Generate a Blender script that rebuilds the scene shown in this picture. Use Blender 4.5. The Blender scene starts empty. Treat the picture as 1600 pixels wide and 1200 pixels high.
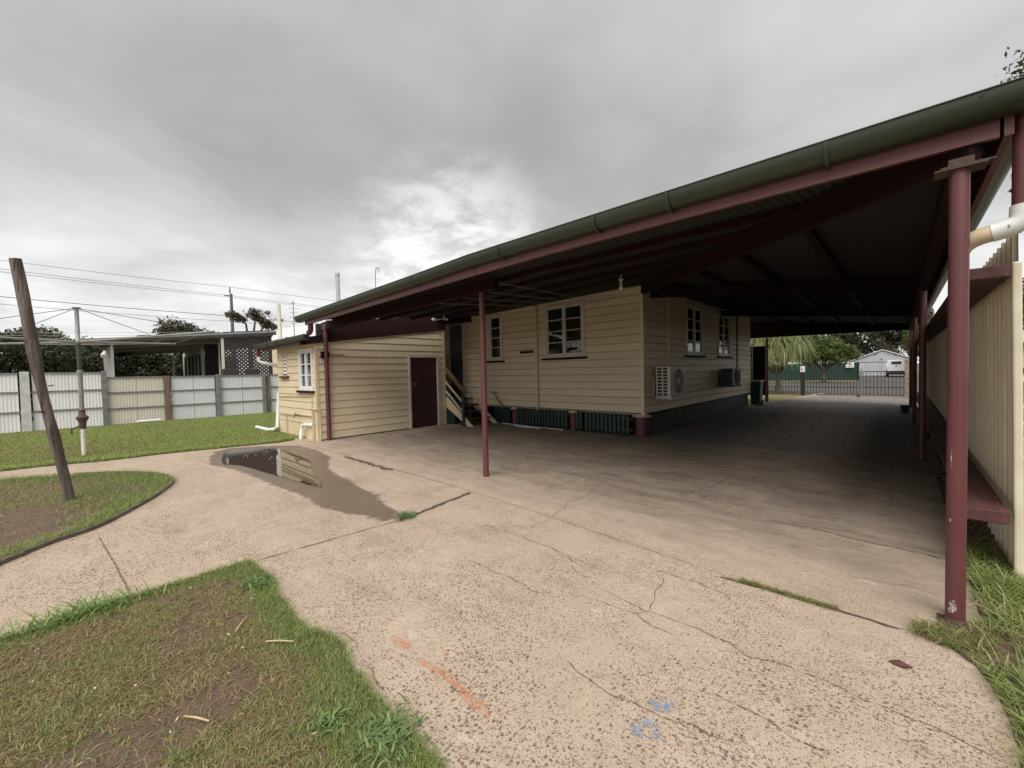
import bpy, math, random
import numpy as np
from mathutils import Vector, Matrix
random.seed(7); RNG = np.random.default_rng(11)
PI = math.pi; R = math.radians
sc = bpy.context.scene
COL = sc.collection

# ------------------------------------------------------------------ camera
cam_d = bpy.data.cameras.new('camera'); cam = bpy.data.objects.new('camera', cam_d); COL.objects.link(cam)
cam_d.sensor_width = 36; cam_d.lens = 14.507; cam_d.clip_start = 0.05; cam_d.clip_end = 3000
cam.matrix_world = Matrix(((0.728, -0.004, 0.686, 0), (0.686, 0.038, -0.727, 0), (-0.023, 0.999, 0.030, 1.53), (0, 0, 0, 1)))
_r, _t = (0.7280, 0.6852, -0.0228), None
sc.camera = cam
def _ortho():
    z = Vector((0.6857, -0.7273, 0.0304)).normalized()
    x = Vector((0.728, 0.686, -0.0228)); x = (x - z * x.dot(z)).normalized()
    y = z.cross(x)
    m = Matrix((x, y, z)).transposed().to_4x4(); m.translation = (0, 0, 1.53)
    cam.matrix_world = m
_ortho()

# ------------------------------------------------------------------ world, sun, exposure
SUN_EL, SUN_AZ = R(54), R(150)       # azimuth measured clockwise from +Y: behind the camera, to its right
w = bpy.data.worlds.new('World'); sc.world = w; w.use_nodes = True
nt = w.node_tree; N = nt.nodes; L = nt.links
for n in list(N): N.remove(n)
def nd(t, **k):
    n = N.new(t)
    for a, b in k.items(): setattr(n, a, b)
    return n
def mth(op, a, b=None, clamp=False, tree=None):
    n = (tree or nt).nodes.new('ShaderNodeMath'); n.operation = op; n.use_clamp = clamp
    for i, v in enumerate((a, b)):
        if v is None: continue
        if isinstance(v, (int, float)): n.inputs[i].default_value = v
        else: (tree or nt).links.new(v, n.inputs[i])
    return n.outputs[0]
out = nd('ShaderNodeOutputWorld'); bg = nd('ShaderNodeBackground'); bg.inputs['Strength'].default_value = 0.1
sky = nd('ShaderNodeTexSky'); sky.sky_type = 'NISHITA'; sky.sun_disc = False
sky.sun_elevation = SUN_EL; sky.sun_rotation = SUN_AZ; sky.dust_density = 4
tc = nd('ShaderNodeTexCoord'); sep = nd('ShaderNodeSeparateXYZ'); L.new(tc.outputs['Generated'], sep.inputs[0])
zc = mth('MAXIMUM', sep.outputs[2], 0.0); den = mth('ADD', zc, 0.16)
comb = nd('ShaderNodeCombineXYZ')
L.new(mth('DIVIDE', sep.outputs[0], den), comb.inputs[0]); L.new(mth('DIVIDE', sep.outputs[1], den), comb.inputs[1])
def wnoise(scale, detail, rough, dist, off):
    mp = nd('ShaderNodeMapping'); mp.inputs['Location'].default_value = off; L.new(comb.outputs[0], mp.inputs[0])
    n = nd('ShaderNodeTexNoise'); n.inputs['Scale'].default_value = scale; n.inputs['Detail'].default_value = detail
    n.inputs['Roughness'].default_value = rough; n.inputs['Distortion'].default_value = dist
    L.new(mp.outputs[0], n.inputs['Vector']); return n.outputs[0]
def wmap(v, a, b, c, d):
    m = nd('ShaderNodeMapRange'); m.interpolation_type = 'SMOOTHSTEP'
    for i, q in enumerate((a, b, c, d)): m.inputs[i + 1].default_value = q
    L.new(v, m.inputs[0]); return m.outputs[0]
big = wnoise(0.55, 4, 0.5, 0.3, (3.1, 1.7, 0)); mid = wnoise(1.25, 7, 0.55, 0.35, (0.4, 5.2, 0)); fin = wnoise(4.0, 6, 0.6, 0.2, (7, 2, 0))
low = wmap(sep.outputs[2], 0.10, 0.38, 1.0, 0.0)                       # nearer the horizon the cloud base is thinner and whiter
base = mth('ADD', wmap(big, 0.34, 0.66, 0.175, 0.232), mth('MULTIPLY', low, 0.12))
tex = mth('ADD', mth('MULTIPLY', mth('SUBTRACT', mid, 0.5), mth('ADD', mth('MULTIPLY', low, 0.22), 0.15)), mth('MULTIPLY', mth('SUBTRACT', fin, 0.5), mth('ADD', mth('MULTIPLY', low, 0.10), 0.015)))
# thin spot in the cloud above the roof edge
dp = nd('ShaderNodeVectorMath'); dp.operation = 'DOT_PRODUCT'; L.new(tc.outputs['Generated'], dp.inputs[0])
dp.inputs[1].default_value = Vector((-0.74, 0.60, 0.245)).normalized()
glow = mth('MULTIPLY', wmap(dp.outputs['Value'], 0.962, 1.0, 0.0, 1.0), wmap(fin, 0.34, 0.62, 0.02, 0.16))
val = mth('MINIMUM', mth('ADD', mth('ADD', base, tex), glow), 0.36)
val = mth('MAXIMUM', val, 0.15)
tint = nd('ShaderNodeMix'); tint.data_type = 'RGBA'; tint.blend_type = 'MIX'
tint.inputs[6].default_value = (1.0, 0.985, 0.99, 1); tint.inputs[7].default_value = (1.0, 0.985, 0.97, 1); L.new(val, tint.inputs[0])
sclv = nd('ShaderNodeVectorMath'); sclv.operation = 'SCALE'; L.new(tint.outputs[2], sclv.inputs[0]); L.new(mth('MULTIPLY', val, 9.9), sclv.inputs['Scale'])
mx = nd('ShaderNodeMix'); mx.data_type = 'RGBA'; mx.inputs[0].default_value = 0.015
L.new(sclv.outputs[0], mx.inputs[6]); L.new(sky.outputs[0], mx.inputs[7])
L.new(mx.outputs[2], bg.inputs['Color']); L.new(bg.outputs[0], out.inputs['Surface'])
sd = bpy.data.lights.new('sun', 'SUN'); sd.energy = 1.5; sd.angle = R(55); sd.color = (1.0, 0.955, 0.88)
sun = bpy.data.objects.new('sun', sd); COL.objects.link(sun)
sdir = Vector((math.sin(SUN_AZ) * math.cos(SUN_EL), math.cos(SUN_AZ) * math.cos(SUN_EL), math.sin(SUN_EL)))
sun.rotation_euler = sdir.to_track_quat('Z', 'Y').to_euler()
vs = sc.view_settings; vs.view_transform = 'Standard'; vs.look = 'None'; vs.exposure = 1.5; vs.gamma = 1.0; vs.use_curve_mapping = False

# ------------------------------------------------------------------ materials
MATS = {}
def mat(name, c1, c2=None, scale=4.0, rough=0.6, bump=0.0, bscale=60.0, stretch=(1, 1, 1), metallic=0.0, spec=0.5, lo=0.35, hi=0.65, fine=0.0, wear=None):
    if name in MATS: return MATS[name]
    m = bpy.data.materials.new(name); m.use_nodes = True; t = m.node_tree; b = t.nodes['Principled BSDF']
    c1 = tuple(c1) + (1,); c2 = tuple(c2) + (1,) if c2 else c1
    b.inputs['Roughness'].default_value = rough; b.inputs['Metallic'].default_value = metallic; b.inputs['Specular IOR Level'].default_value = spec
    g = t.nodes.new('ShaderNodeNewGeometry'); mp = t.nodes.new('ShaderNodeMapping'); mp.inputs['Scale'].default_value = stretch
    t.links.new(g.outputs['Position'], mp.inputs[0])
    def noise(s, d=5, r=0.55):
        n = t.nodes.new('ShaderNodeTexNoise'); n.inputs['Scale'].default_value = s; n.inputs['Detail'].default_value = d; n.inputs['Roughness'].default_value = r
        t.links.new(mp.outputs[0], n.inputs['Vector']); return n.outputs[0]
    def rng(v, a, b_):
        q = t.nodes.new('ShaderNodeMapRange'); q.inputs[1].default_value = a; q.inputs[2].default_value = b_; t.links.new(v, q.inputs[0]); return q.outputs[0]
    def mix(f, a, b_):
        q = t.nodes.new('ShaderNodeMix'); q.data_type = 'RGBA'; t.links.new(f, q.inputs[0])
        for i, v in ((6, a), (7, b_)):
            if isinstance(v, tuple): q.inputs[i].default_value = v
            else: t.links.new(v, q.inputs[i])
        return q.outputs[2]
    col = mix(rng(noise(scale), lo, hi), c1, c2)
    if fine:
        col = mix(rng(noise(scale * 14, 3), 0.3, 0.7), col, mix(rng(noise(scale * 14, 3), 0.3, 0.7), tuple(v * (1 - fine) for v in c1[:3]) + (1,), tuple(min(1, v * (1 + fine)) for v in c2[:3]) + (1,)))
    if wear:   # (colour, scale, threshold): flaked or stained patches
        col = mix(rng(noise(wear[1], 6, 0.65), wear[2], wear[2] + 0.02), col, tuple(wear[0]) + (1,))
    t.links.new(col, b.inputs['Base Color'])
    if bump:
        bp = t.nodes.new('ShaderNodeBump'); bp.inputs['Strength'].default_value = bump; bp.inputs['Distance'].default_value = 0.01
        t.links.new(noise(bscale, 6, 0.6), bp.inputs['Height']); t.links.new(bp.outputs[0], b.inputs['Normal'])
    MATS[name] = m; return m
CREAM = mat('cream_paint', (0.76, 0.655, 0.475), (0.68, 0.58, 0.415), 1.6, 0.5, 0.06, 40, (1, 1, 2.5), fine=0.05)
CREAMW = mat('weathered_cream_paint', (0.70, 0.595, 0.40), (0.60, 0.49, 0.32), 2.0, 0.55, 0.12, 40, (1, 1, 2), fine=0.06, wear=((0.30, 0.23, 0.15), 9, 0.665))
TRIM = mat('white_trim_paint', (0.66, 0.63, 0.56), (0.56, 0.53, 0.46), 3, 0.45, 0.05, 60)
WHITE = mat('white_window_paint', (0.76, 0.77, 0.78), (0.68, 0.69, 0.70), 5, 0.4, 0.05, 60)
CREAMS = [CREAM, mat('cream_paint_aged', (0.74, 0.63, 0.45), (0.63, 0.53, 0.37), 2.4, 0.5, 0.08, 40, (1, 1, 2.5), fine=0.07), mat('cream_paint_dusty', (0.71, 0.615, 0.45), (0.64, 0.55, 0.40), 3.1, 0.55, 0.08, 40, (1, 1, 2.5), fine=0.06, wear=((0.42, 0.34, 0.24), 11, 0.70))]
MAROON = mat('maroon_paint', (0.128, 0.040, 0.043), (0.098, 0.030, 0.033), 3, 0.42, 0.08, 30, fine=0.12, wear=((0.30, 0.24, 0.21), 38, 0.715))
MAROOND = mat('shade_darkened_maroon', (0.024, 0.0072, 0.009), (0.016, 0.0052, 0.0066), 3, 0.8, 0.15, 30, (1, 1, 4), spec=0.2)  # maroon darkened so the timber colour carries the shade under the roof
MAROONW = mat('weathered_maroon_timber', (0.105, 0.036, 0.038), (0.060, 0.024, 0.025), 5, 0.75, 0.5, 30, (5, 1, 5), wear=((0.22, 0.18, 0.16), 5, 0.67))
GUTTER = mat('green_gutter_paint', (0.030, 0.043, 0.025), (0.021, 0.030, 0.018), 2.5, 0.36, 0.03, 20, fine=0.08)
DGREEN = mat('dark_green_paint', (0.024, 0.056, 0.044), (0.017, 0.042, 0.034), 3, 0.5, 0.1, 40)
PVC = mat('white_pvc', (0.74, 0.75, 0.76), (0.62, 0.63, 0.62), 5, 0.35, 0.02, 30, fine=0.04)
PVCY = mat('yellowed_pvc', (0.62, 0.52, 0.36), (0.50, 0.40, 0.26), 7, 0.4, 0.03, 30, fine=0.05)
CPIPE = mat('cream_painted_pipe', (0.58, 0.49, 0.32), (0.40, 0.32, 0.20), 8, 0.5, 0.1, 40)
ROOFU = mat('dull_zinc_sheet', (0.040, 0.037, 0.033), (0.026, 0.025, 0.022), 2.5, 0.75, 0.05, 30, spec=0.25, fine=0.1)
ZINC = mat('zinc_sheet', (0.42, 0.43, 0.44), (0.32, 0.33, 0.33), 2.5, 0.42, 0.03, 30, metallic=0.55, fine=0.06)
GALV = mat('galvanised_steel', (0.30, 0.31, 0.31), (0.22, 0.23, 0.22), 6, 0.45, 0.05, 40, metallic=0.4)
FLUE = mat('bright_flue_steel', (0.55, 0.56, 0.57), (0.45, 0.46, 0.47), 5, 0.35, metallic=0.5)
RUST = mat('rusty_iron', (0.09, 0.055, 0.045), (0.055, 0.038, 0.034), 14, 0.8, 0.4, 60, wear=((0.16, 0.08, 0.045), 20, 0.62))
TIMBER = mat('grey_weathered_timber', (0.200, 0.172, 0.150), (0.062, 0.046, 0.039), 1.9, 0.9, 1.0, 16, (5, 5, 0.55), fine=0.4, lo=0.45, hi=0.57, wear=((0.045, 0.031, 0.026), 1.1, 0.60))
TIMBERB = mat('brown_split_timber', (0.24, 0.17, 0.12), (0.10, 0.065, 0.05), 4, 0.85, 0.6, 30, (5, 5, 0.8), fine=0.15)
RAILW = mat('brown_handrail_timber', (0.22, 0.13, 0.075), (0.15, 0.085, 0.05), 5, 0.5, 0.2, 40, (1, 6, 6))
TREAD = mat('dark_stair_tread', (0.075, 0.05, 0.04), (0.05, 0.035, 0.03), 6, 0.7, 0.2, 40)
FWHITE = mat('white_painted_sheet', (0.78, 0.78, 0.79), (0.69, 0.69, 0.70), 2.2, 0.45, 0.05, 30, (1, 1, 0.6), fine=0.05, wear=((0.36, 0.35, 0.34), 3, 0.74))
FBLUE = mat('pale_blue_white_sheet', (0.66, 0.68, 0.71), (0.58, 0.60, 0.63), 2.2, 0.45, 0.05, 30, (1, 1, 0.6), fine=0.05, wear=((0.33, 0.33, 0.33), 2.6, 0.72))
FCREAM = mat('cream_painted_sheet', (0.62, 0.59, 0.51), (0.54, 0.51, 0.44), 2.4, 0.5, 0.05, 30, (1, 1, 0.6), fine=0.05, wear=((0.30, 0.22, 0.15), 4, 0.74))
FGREY = mat('grey_fence_steel', (0.20, 0.205, 0.21), (0.14, 0.145, 0.15), 3, 0.55, 0.1, 30, (1, 1, 3))
FCONC = mat('white_concrete_post', (0.60, 0.60, 0.60), (0.42, 0.42, 0.42), 5, 0.75, 0.2, 40)
BEIGE = mat('beige_fence_sheet', (0.70, 0.615, 0.46), (0.52, 0.44, 0.315), 3.0, 0.5, 0.06, 40, (1, 6, 0.16), lo=0.40, hi=0.60, fine=0.08, wear=((0.27, 0.21, 0.15), 4, 0.73))
BEIGEC = mat('cream_fence_capping', (0.68, 0.62, 0.48), (0.58, 0.52, 0.39), 5, 0.5, 0.1, 40, (1, 1, 0.8), wear=((0.28, 0.24, 0.20), 24, 0.69))
ACW = mat('air_conditioner_white', (0.62, 0.60, 0.55), (0.55, 0.53, 0.48), 4, 0.4, 0.02, 30)
ACG = mat('air_conditioner_grey', (0.13, 0.125, 0.115), (0.10, 0.095, 0.09), 4, 0.5, 0.02, 30)
BLACK = mat('black_plastic', (0.012, 0.012, 0.013), (0.02, 0.02, 0.02), 6, 0.5)
DARKIN = mat('dark_interior', (0.016, 0.014, 0.013), (0.028, 0.024, 0.02), 2, 0.9)  # near-black colour stands in for unlit rooms and recesses
MESHD = mat('door_screen_mesh', (0.030, 0.032, 0.034), (0.020, 0.021, 0.022), 30, 0.45)
DOORM = mat('dark_maroon_door', (0.055, 0.018, 0.028), (0.042, 0.014, 0.022), 2, 0.4, 0.05, 30)
GREYWALL = mat('pale_render', (0.50, 0.49, 0.47), (0.42, 0.41, 0.40), 2, 0.7, 0.1, 40)
NBROOF = mat('neighbour_roof_steel', (0.16, 0.16, 0.155), (0.11, 0.11, 0.11), 2, 0.5, 0.05, 20, metallic=0.2)
NBUNDER = mat('neighbour_roof_underside', (0.30, 0.285, 0.26), (0.24, 0.23, 0.21), 2, 0.6, 0.05, 20)
LATT = mat('dark_lattice', (0.042, 0.026, 0.024), (0.03, 0.02, 0.02), 5, 0.7)
SOLAR = mat('solar_glass', (0.012, 0.013, 0.016), (0.016, 0.017, 0.02), 5, 0.25)
WICKER = mat('dark_wicker', (0.03, 0.026, 0.024), (0.045, 0.04, 0.036), 60, 0.7, 0.3, 120)
WROOF = mat('white_roof_sheet', (0.68, 0.69, 0.70), (0.58, 0.59, 0.60), 2, 0.4, 0.03, 20)
CGREEN = mat('green_fence_sheet', (0.013, 0.042, 0.030), (0.010, 0.033, 0.025), 1.5, 0.45, 0.03, 20)
SHEDW = mat('white_shed_sheet', (0.47, 0.49, 0.53), (0.39, 0.41, 0.45), 1.2, 0.5, 0.03, 20, (1, 1, 0.4), wear=((0.30, 0.24, 0.20), 2.2, 0.74))
CARW = mat('white_car_paint', (0.74, 0.75, 0.76), None, 3, 0.2)
CARB = mat('blue_grey_car_paint', (0.16, 0.20, 0.25), None, 3, 0.22)
TYRE = mat('tyre_rubber', (0.014, 0.014, 0.014), (0.022, 0.022, 0.022), 20, 0.8)
CHROME = mat('chrome', (0.6, 0.6, 0.6), None, 3, 0.2, metallic=1.0)
RED = mat('red_lens', (0.35, 0.02, 0.02), None, 3, 0.25)
BRICK = mat('tan_block', (0.30, 0.22, 0.15), (0.22, 0.16, 0.11), 9, 0.85, 0.3, 40)
SIGNM = mat('white_sign_plate', (0.72, 0.71, 0.68), (0.64, 0.63, 0.60), 8, 0.4)
SIGNK = mat('dark_sign_print', (0.05, 0.05, 0.05), None, 8, 0.5)
BINM = mat('bin_green_plastic', (0.02, 0.035, 0.028), (0.015, 0.028, 0.022), 5, 0.5)
BINL = mat('bin_yellow_lid', (0.38, 0.30, 0.03), (0.32, 0.25, 0.03), 5, 0.45)
BARK = mat('bark', (0.12, 0.095, 0.075), (0.065, 0.05, 0.04), 5, 0.9, 0.6, 20, (4, 4, 0.8))
WIRE = mat('dark_wire', (0.04, 0.04, 0.04), (0.06, 0.06, 0.06), 5, 0.6)
LINEW = mat('pale_wire', (0.34, 0.32, 0.29), (0.26, 0.25, 0.23), 5, 0.5)
CURT = mat('grey_window_blind', (0.30, 0.31, 0.31), (0.22, 0.23, 0.23), 3, 0.8, 0, 0, (8, 8, 1))
POLEG = mat('grey_power_pole', (0.16, 0.15, 0.145), (0.12, 0.115, 0.11), 2, 0.85)
BULB = mat('bulb_glass', (0.72, 0.70, 0.64), None, 3, 0.15)
LEAFD = mat('dry_leaf', (0.13, 0.055, 0.040), (0.08, 0.04, 0.032), 60, 0.6)
KERB = mat('grey_edging_strip', (0.17, 0.125, 0.115), (0.11, 0.085, 0.08), 8, 0.6, 0.2, 60)
CRACKM = mat('crack_soil_edge_shadow', (0.12, 0.088, 0.064), (0.075, 0.056, 0.042), 30, 0.95)
JOINTM = mat('joint_filler', (0.19, 0.14, 0.10), (0.13, 0.10, 0.07), 20, 0.95)
SLABE = mat('pale_concrete_edge', (0.45, 0.41, 0.35), (0.35, 0.31, 0.26), 9, 0.9, 0.4, 60)
STRAW = mat('straw', (0.50, 0.38, 0.22), (0.40, 0.30, 0.17), 30, 0.8)

def glass_mat(name, tintc, refl):
    m = bpy.data.materials.new(name); m.use_nodes = True; t = m.node_tree
    for n in list(t.nodes): t.nodes.remove(n)
    o = t.nodes.new('ShaderNodeOutputMaterial'); mxn = t.nodes.new('ShaderNodeMixShader'); tr = t.nodes.new('ShaderNodeBsdfTransparent'); gl = t.nodes.new('ShaderNodeBsdfGlossy')
    fr = t.nodes.new('ShaderNodeFresnel'); gg = t.nodes.new('ShaderNodeNewGeometry'); t.links.new(mth('ADD', refl, mth('MULTIPLY', gg.outputs['Backfacing'], 1.0 / refl - refl, False, t), False, t), fr.inputs[0])
    tr.inputs[0].default_value = tuple(tintc) + (1,); gl.inputs['Roughness'].default_value = 0.015
    t.links.new(fr.outputs[0], mxn.inputs[0]); t.links.new(tr.outputs[0], mxn.inputs[1]); t.links.new(gl.outputs[0], mxn.inputs[2]); t.links.new(mxn.outputs[0], o.inputs[0])
    return m
GLASS = glass_mat('window_glass', (0.93, 0.94, 0.94), 1.5)

def attr_mat(name, rough=0.6, trans=0.0, vary=0.25):
    """foliage: every blade or leaf keeps its own colour (attribute), a little light passes through"""
    m = bpy.data.materials.new(name); m.use_nodes = True; t = m.node_tree; b = t.nodes['Principled BSDF']
    a = t.nodes.new('ShaderNodeAttribute'); a.attribute_name = 'Col'
    t.links.new(a.outputs['Color'], b.inputs['Base Color']); b.inputs['Roughness'].default_value = rough; b.inputs['Specular IOR Level'].default_value = 0.3
    if trans:
        o = t.nodes['Material Output']; tl = t.nodes.new('ShaderNodeBsdfTranslucent'); mxn = t.nodes.new('ShaderNodeMixShader'); mxn.inputs[0].default_value = trans
        t.links.new(a.outputs['Color'], tl.inputs[0]); t.links.new(b.outputs[0], mxn.inputs[1]); t.links.new(tl.outputs[0], mxn.inputs[2]); t.links.new(mxn.outputs[0], o.inputs[0])
    return m
BLADE = attr_mat('grass_blade', 0.55, 0.35); LEAF = attr_mat('tree_leaf', 0.5, 0.2); LITTER = attr_mat('leaf_litter', 0.8)

# ------------------------------------------------------------------ mesh helpers
class MB:
    def __init__(s): s.v = []; s.f = []
    def add(s, vs_, fs):
        k = len(s.v); s.v += [tuple(p) for p in vs_]; s.f += [tuple(i + k for i in q) for q in fs]; return s
    def box(s, x0, x1, y0, y1, z0, z1):
        x0, x1 = min(x0, x1), max(x0, x1); y0, y1 = min(y0, y1), max(y0, y1); z0, z1 = min(z0, z1), max(z0, z1)
        return s.add([(x0, y0, z0), (x1, y0, z0), (x1, y1, z0), (x0, y1, z0), (x0, y0, z1), (x1, y0, z1), (x1, y1, z1), (x0, y1, z1)],
                     [(0, 3, 2, 1), (4, 5, 6, 7), (0, 1, 5, 4), (1, 2, 6, 5), (2, 3, 7, 6), (3, 0, 4, 7)])
    def bar(s, a, b, w_, h_, up=(0, 0, 1)):
        """rectangular bar from a to b, w_ across, h_ along 'up'; a and b are the middle of its section"""
        a = Vector(a); b = Vector(b); d = (b - a).normalized(); u = Vector(up); u = u - d * u.dot(d)
        if u.length < 1e-4: u = Vector((1, 0, 0)) - d * d.x
        u.normalize(); sd_ = d.cross(u)
        vv = []
        for p in (a, b):
            for i, j in ((-1, -1), (1, -1), (1, 1), (-1, 1)): vv.append(p + sd_ * (i * w_ / 2) + u * (j * h_ / 2))
        return s.add(vv, [(3, 2, 1, 0), (4, 5, 6, 7), (0, 1, 5, 4), (1, 2, 6, 5), (2, 3, 7, 6), (3, 0, 4, 7)])
    def tube(s, pts, r, n=10, caps=True):
        pts = [Vector(p) for p in pts]; rs = r if isinstance(r, (list, tuple)) else [r] * len(pts)
        k = len(s.v); ref = None
        for i, p in enumerate(pts):
            d = (pts[min(i + 1, len(pts) - 1)] - pts[max(i - 1, 0)]).normalized()
            if ref is None:
                ref = Vector((0, 0, 1)) if abs(d.z) < 0.9 else Vector((1, 0, 0))
            u = (ref - d * ref.dot(d)).normalized(); ref = u; v_ = d.cross(u)
            for j in range(n):
                a = 2 * PI * j / n; s.v.append(tuple(p + (u * math.cos(a) + v_ * math.sin(a)) * rs[i]))
        for i in range(len(pts) - 1):
            for j in range(n):
                q = (j + 1) % n; s.f.append((k + i * n + j, k + i * n + q, k + (i + 1) * n + q, k + (i + 1) * n + j))
        if caps:
            s.f.append(tuple(k + j for j in range(n))[::-1]); e = k + (len(pts) - 1) * n; s.f.append(tuple(e + j for j in range(n)))
        return s
    def lathe(s, c, prof, n=16):
        """prof: (r, z) pairs turned about the vertical through c"""
        k = len(s.v)
        for r_, z in prof:
            for j in range(n): a = 2 * PI * j / n; s.v.append((c[0] + r_ * math.cos(a), c[1] + r_ * math.sin(a), c[2] + z))
        for i in range(len(prof) - 1):
            for j in range(n):
                q = (j + 1) % n; s.f.append((k + i * n + j, k + i * n + q, k + (i + 1) * n + q, k + (i + 1) * n + j))
        s.f.append(tuple(k + j for j in range(n))[::-1]); e = k + (len(prof) - 1) * n; s.f.append(tuple(e + j for j in range(n)))
        return s
    def sweep(s, prof, path, normals=None):
        """open or closed profile [(n, z)] carried along path [(x, y, z)]; n is measured along the given horizontal normal"""
        k = len(s.v); m = len(prof)
        for i, p in enumerate(path):
            nx, ny = normals[i] if isinstance(normals[0], (tuple, list)) else normals
            for a, b in prof: s.v.append((p[0] + nx * a, p[1] + ny * a, p[2] + b))
        for i in range(len(path) - 1):
            for j in range(m - 1): s.f.append((k + i * m + j, k + i * m + j + 1, k + (i + 1) * m + j + 1, k + (i + 1) * m + j))
        return s
    def prism(s, poly, axis, a, b):
        """polygon (two coordinates) pushed along axis 'x', 'y' or 'z' from a to b"""
        m = len(poly)
        def P(p, t):
            return {'x': (t, p[0], p[1]), 'y': (p[0], t, p[1]), 'z': (p[0], p[1], t)}[axis]
        vv = [P(p, a) for p in poly] + [P(p, b) for p in poly]
        return s.add(vv, [tuple(range(m))[::-1], tuple(range(m, 2 * m))] + [(i, (i + 1) % m, m + (i + 1) % m, m + i) for i in range(m)])
    def mesh(s, name, smooth=False):
        me = bpy.data.meshes.new(name); me.from_pydata(s.v, [], s.f); me.update()
        if smooth:
            me.polygons.foreach_set('use_smooth', [True] * len(me.polygons))
            try: me.set_sharp_from_angle(angle=R(40))
            except Exception: pass
        return me
def wloc(o):
    p = Vector((0, 0, 0))
    while o is not None: p = p + o.location; o = o.parent
    return p
def place(o, parent, loc=(0, 0, 0)):
    COL.objects.link(o)
    if parent is not None: o.parent = parent; o.location = Vector(loc) - wloc(parent)
    else: o.location = loc
    return o
def part(name, mb, m, parent, smooth=False, label=None, kind=None, loc=(0, 0, 0), bevel=0):
    me = mb.mesh(name, smooth) if isinstance(mb, MB) else mb
    if m is not None and not me.materials: me.materials.append(m)
    o = bpy.data.objects.new(name, me); place(o, parent, loc)
    if label: o['label'] = label
    if kind: o['kind'] = kind
    if bevel:
        b = o.modifiers.new('bevel', 'BEVEL'); b.width = bevel; b.segments = 2; b.limit_method = 'ANGLE'; b.angle_limit = R(40)
    return o
def tag(o, label, cat, group=None):
    o['label'] = label; o['category'] = cat
    if group: o['group'] = group
    return o
def thing(name, label, cat, loc=(0, 0, 0), group=None):
    o = bpy.data.objects.new(name, None); COL.objects.link(o); o.location = loc; o.empty_display_size = 0.2
    return tag(o, label, cat, group)
def solo(name, mb, m, label, cat, group=None, smooth=False, bevel=0, kind=None):
    o = part(name, mb, m, None, smooth, bevel=bevel)
    tag(o, label, cat, group)
    if kind: o['kind'] = kind
    return o
def arrays(name, V, F3, F4, col, m, kind=None, parent=None, smooth=False):
    """fast mesh from numpy: V (n,3), triangles and quads, a colour per vertex"""
    me = bpy.data.meshes.new(name); n3, n4 = len(F3), len(F4)
    me.vertices.add(len(V)); me.vertices.foreach_set('co', np.asarray(V, np.float32).ravel())
    me.loops.add(n3 * 3 + n4 * 4); me.polygons.add(n3 + n4)
    me.loops.foreach_set('vertex_index', np.concatenate([np.asarray(F4, np.int32).ravel(), np.asarray(F3, np.int32).ravel()]))
    st = np.concatenate([np.arange(n4) * 4, n4 * 4 + np.arange(n3) * 3]).astype(np.int32)
    me.polygons.foreach_set('loop_start', st)
    me.update(calc_edges=True); me.validate()
    if col is not None:
        a = me.color_attributes.new('Col', 'FLOAT_COLOR', 'POINT'); c = np.ones((len(V), 4), np.float32); c[:, :3] = col
        a.data.foreach_set('color', c.ravel())
    me.materials.append(m)
    if smooth: me.polygons.foreach_set('use_smooth', [True] * len(me.polygons))
    o = bpy.data.objects.new(name, me); place(o, parent)
    if kind: o['kind'] = kind
    return o
def inside(P, poly):
    x, y = P[:, 0], P[:, 1]; c = np.zeros(len(P), bool); q = np.asarray(poly); j = len(q) - 1
    for i in range(len(q)):
        xi, yi = q[i]; xj, yj = q[j]
        c ^= ((yi > y) != (yj > y)) & (x < (xj - xi) * (y - yi) / (yj - yi + 1e-12) + xi); j = i
    return c
def edge_dist(P, poly, closed=True):
    q = np.asarray(poly, float); d = np.full(len(P), 1e9)
    for i in range(len(q) if closed else len(q) - 1):
        a = q[i]; b = q[(i + 1) % len(q)]; ab = b - a
        t = np.clip(((P[:, :2] - a) @ ab) / (ab @ ab + 1e-12), 0, 1); d = np.minimum(d, np.linalg.norm(P[:, :2] - (a + t[:, None] * ab), axis=1))
    return d
def vnoise(P, s, seed=0, octv=3):
    """value noise on the plane, 0..1"""
    g = np.random.default_rng(seed).random((64, 64)); r = np.zeros(len(P)); amp = 1; tot = 0
    for o in range(octv):
        q = P[:, :2] * s * 2 ** o + 17.3 * o; i = np.floor(q).astype(int); f = q - i; f = f * f * (3 - 2 * f)
        a = g[i[:, 0] % 64, i[:, 1] % 64]; b = g[(i[:, 0] + 1) % 64, i[:, 1] % 64]; c = g[i[:, 0] % 64, (i[:, 1] + 1) % 64]; d = g[(i[:, 0] + 1) % 64, (i[:, 1] + 1) % 64]
        r += amp * ((a * (1 - f[:, 0]) + b * f[:, 0]) * (1 - f[:, 1]) + (c * (1 - f[:, 0]) + d * f[:, 0]) * f[:, 1]); tot += amp; amp *= 0.5
    return r / tot

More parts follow.
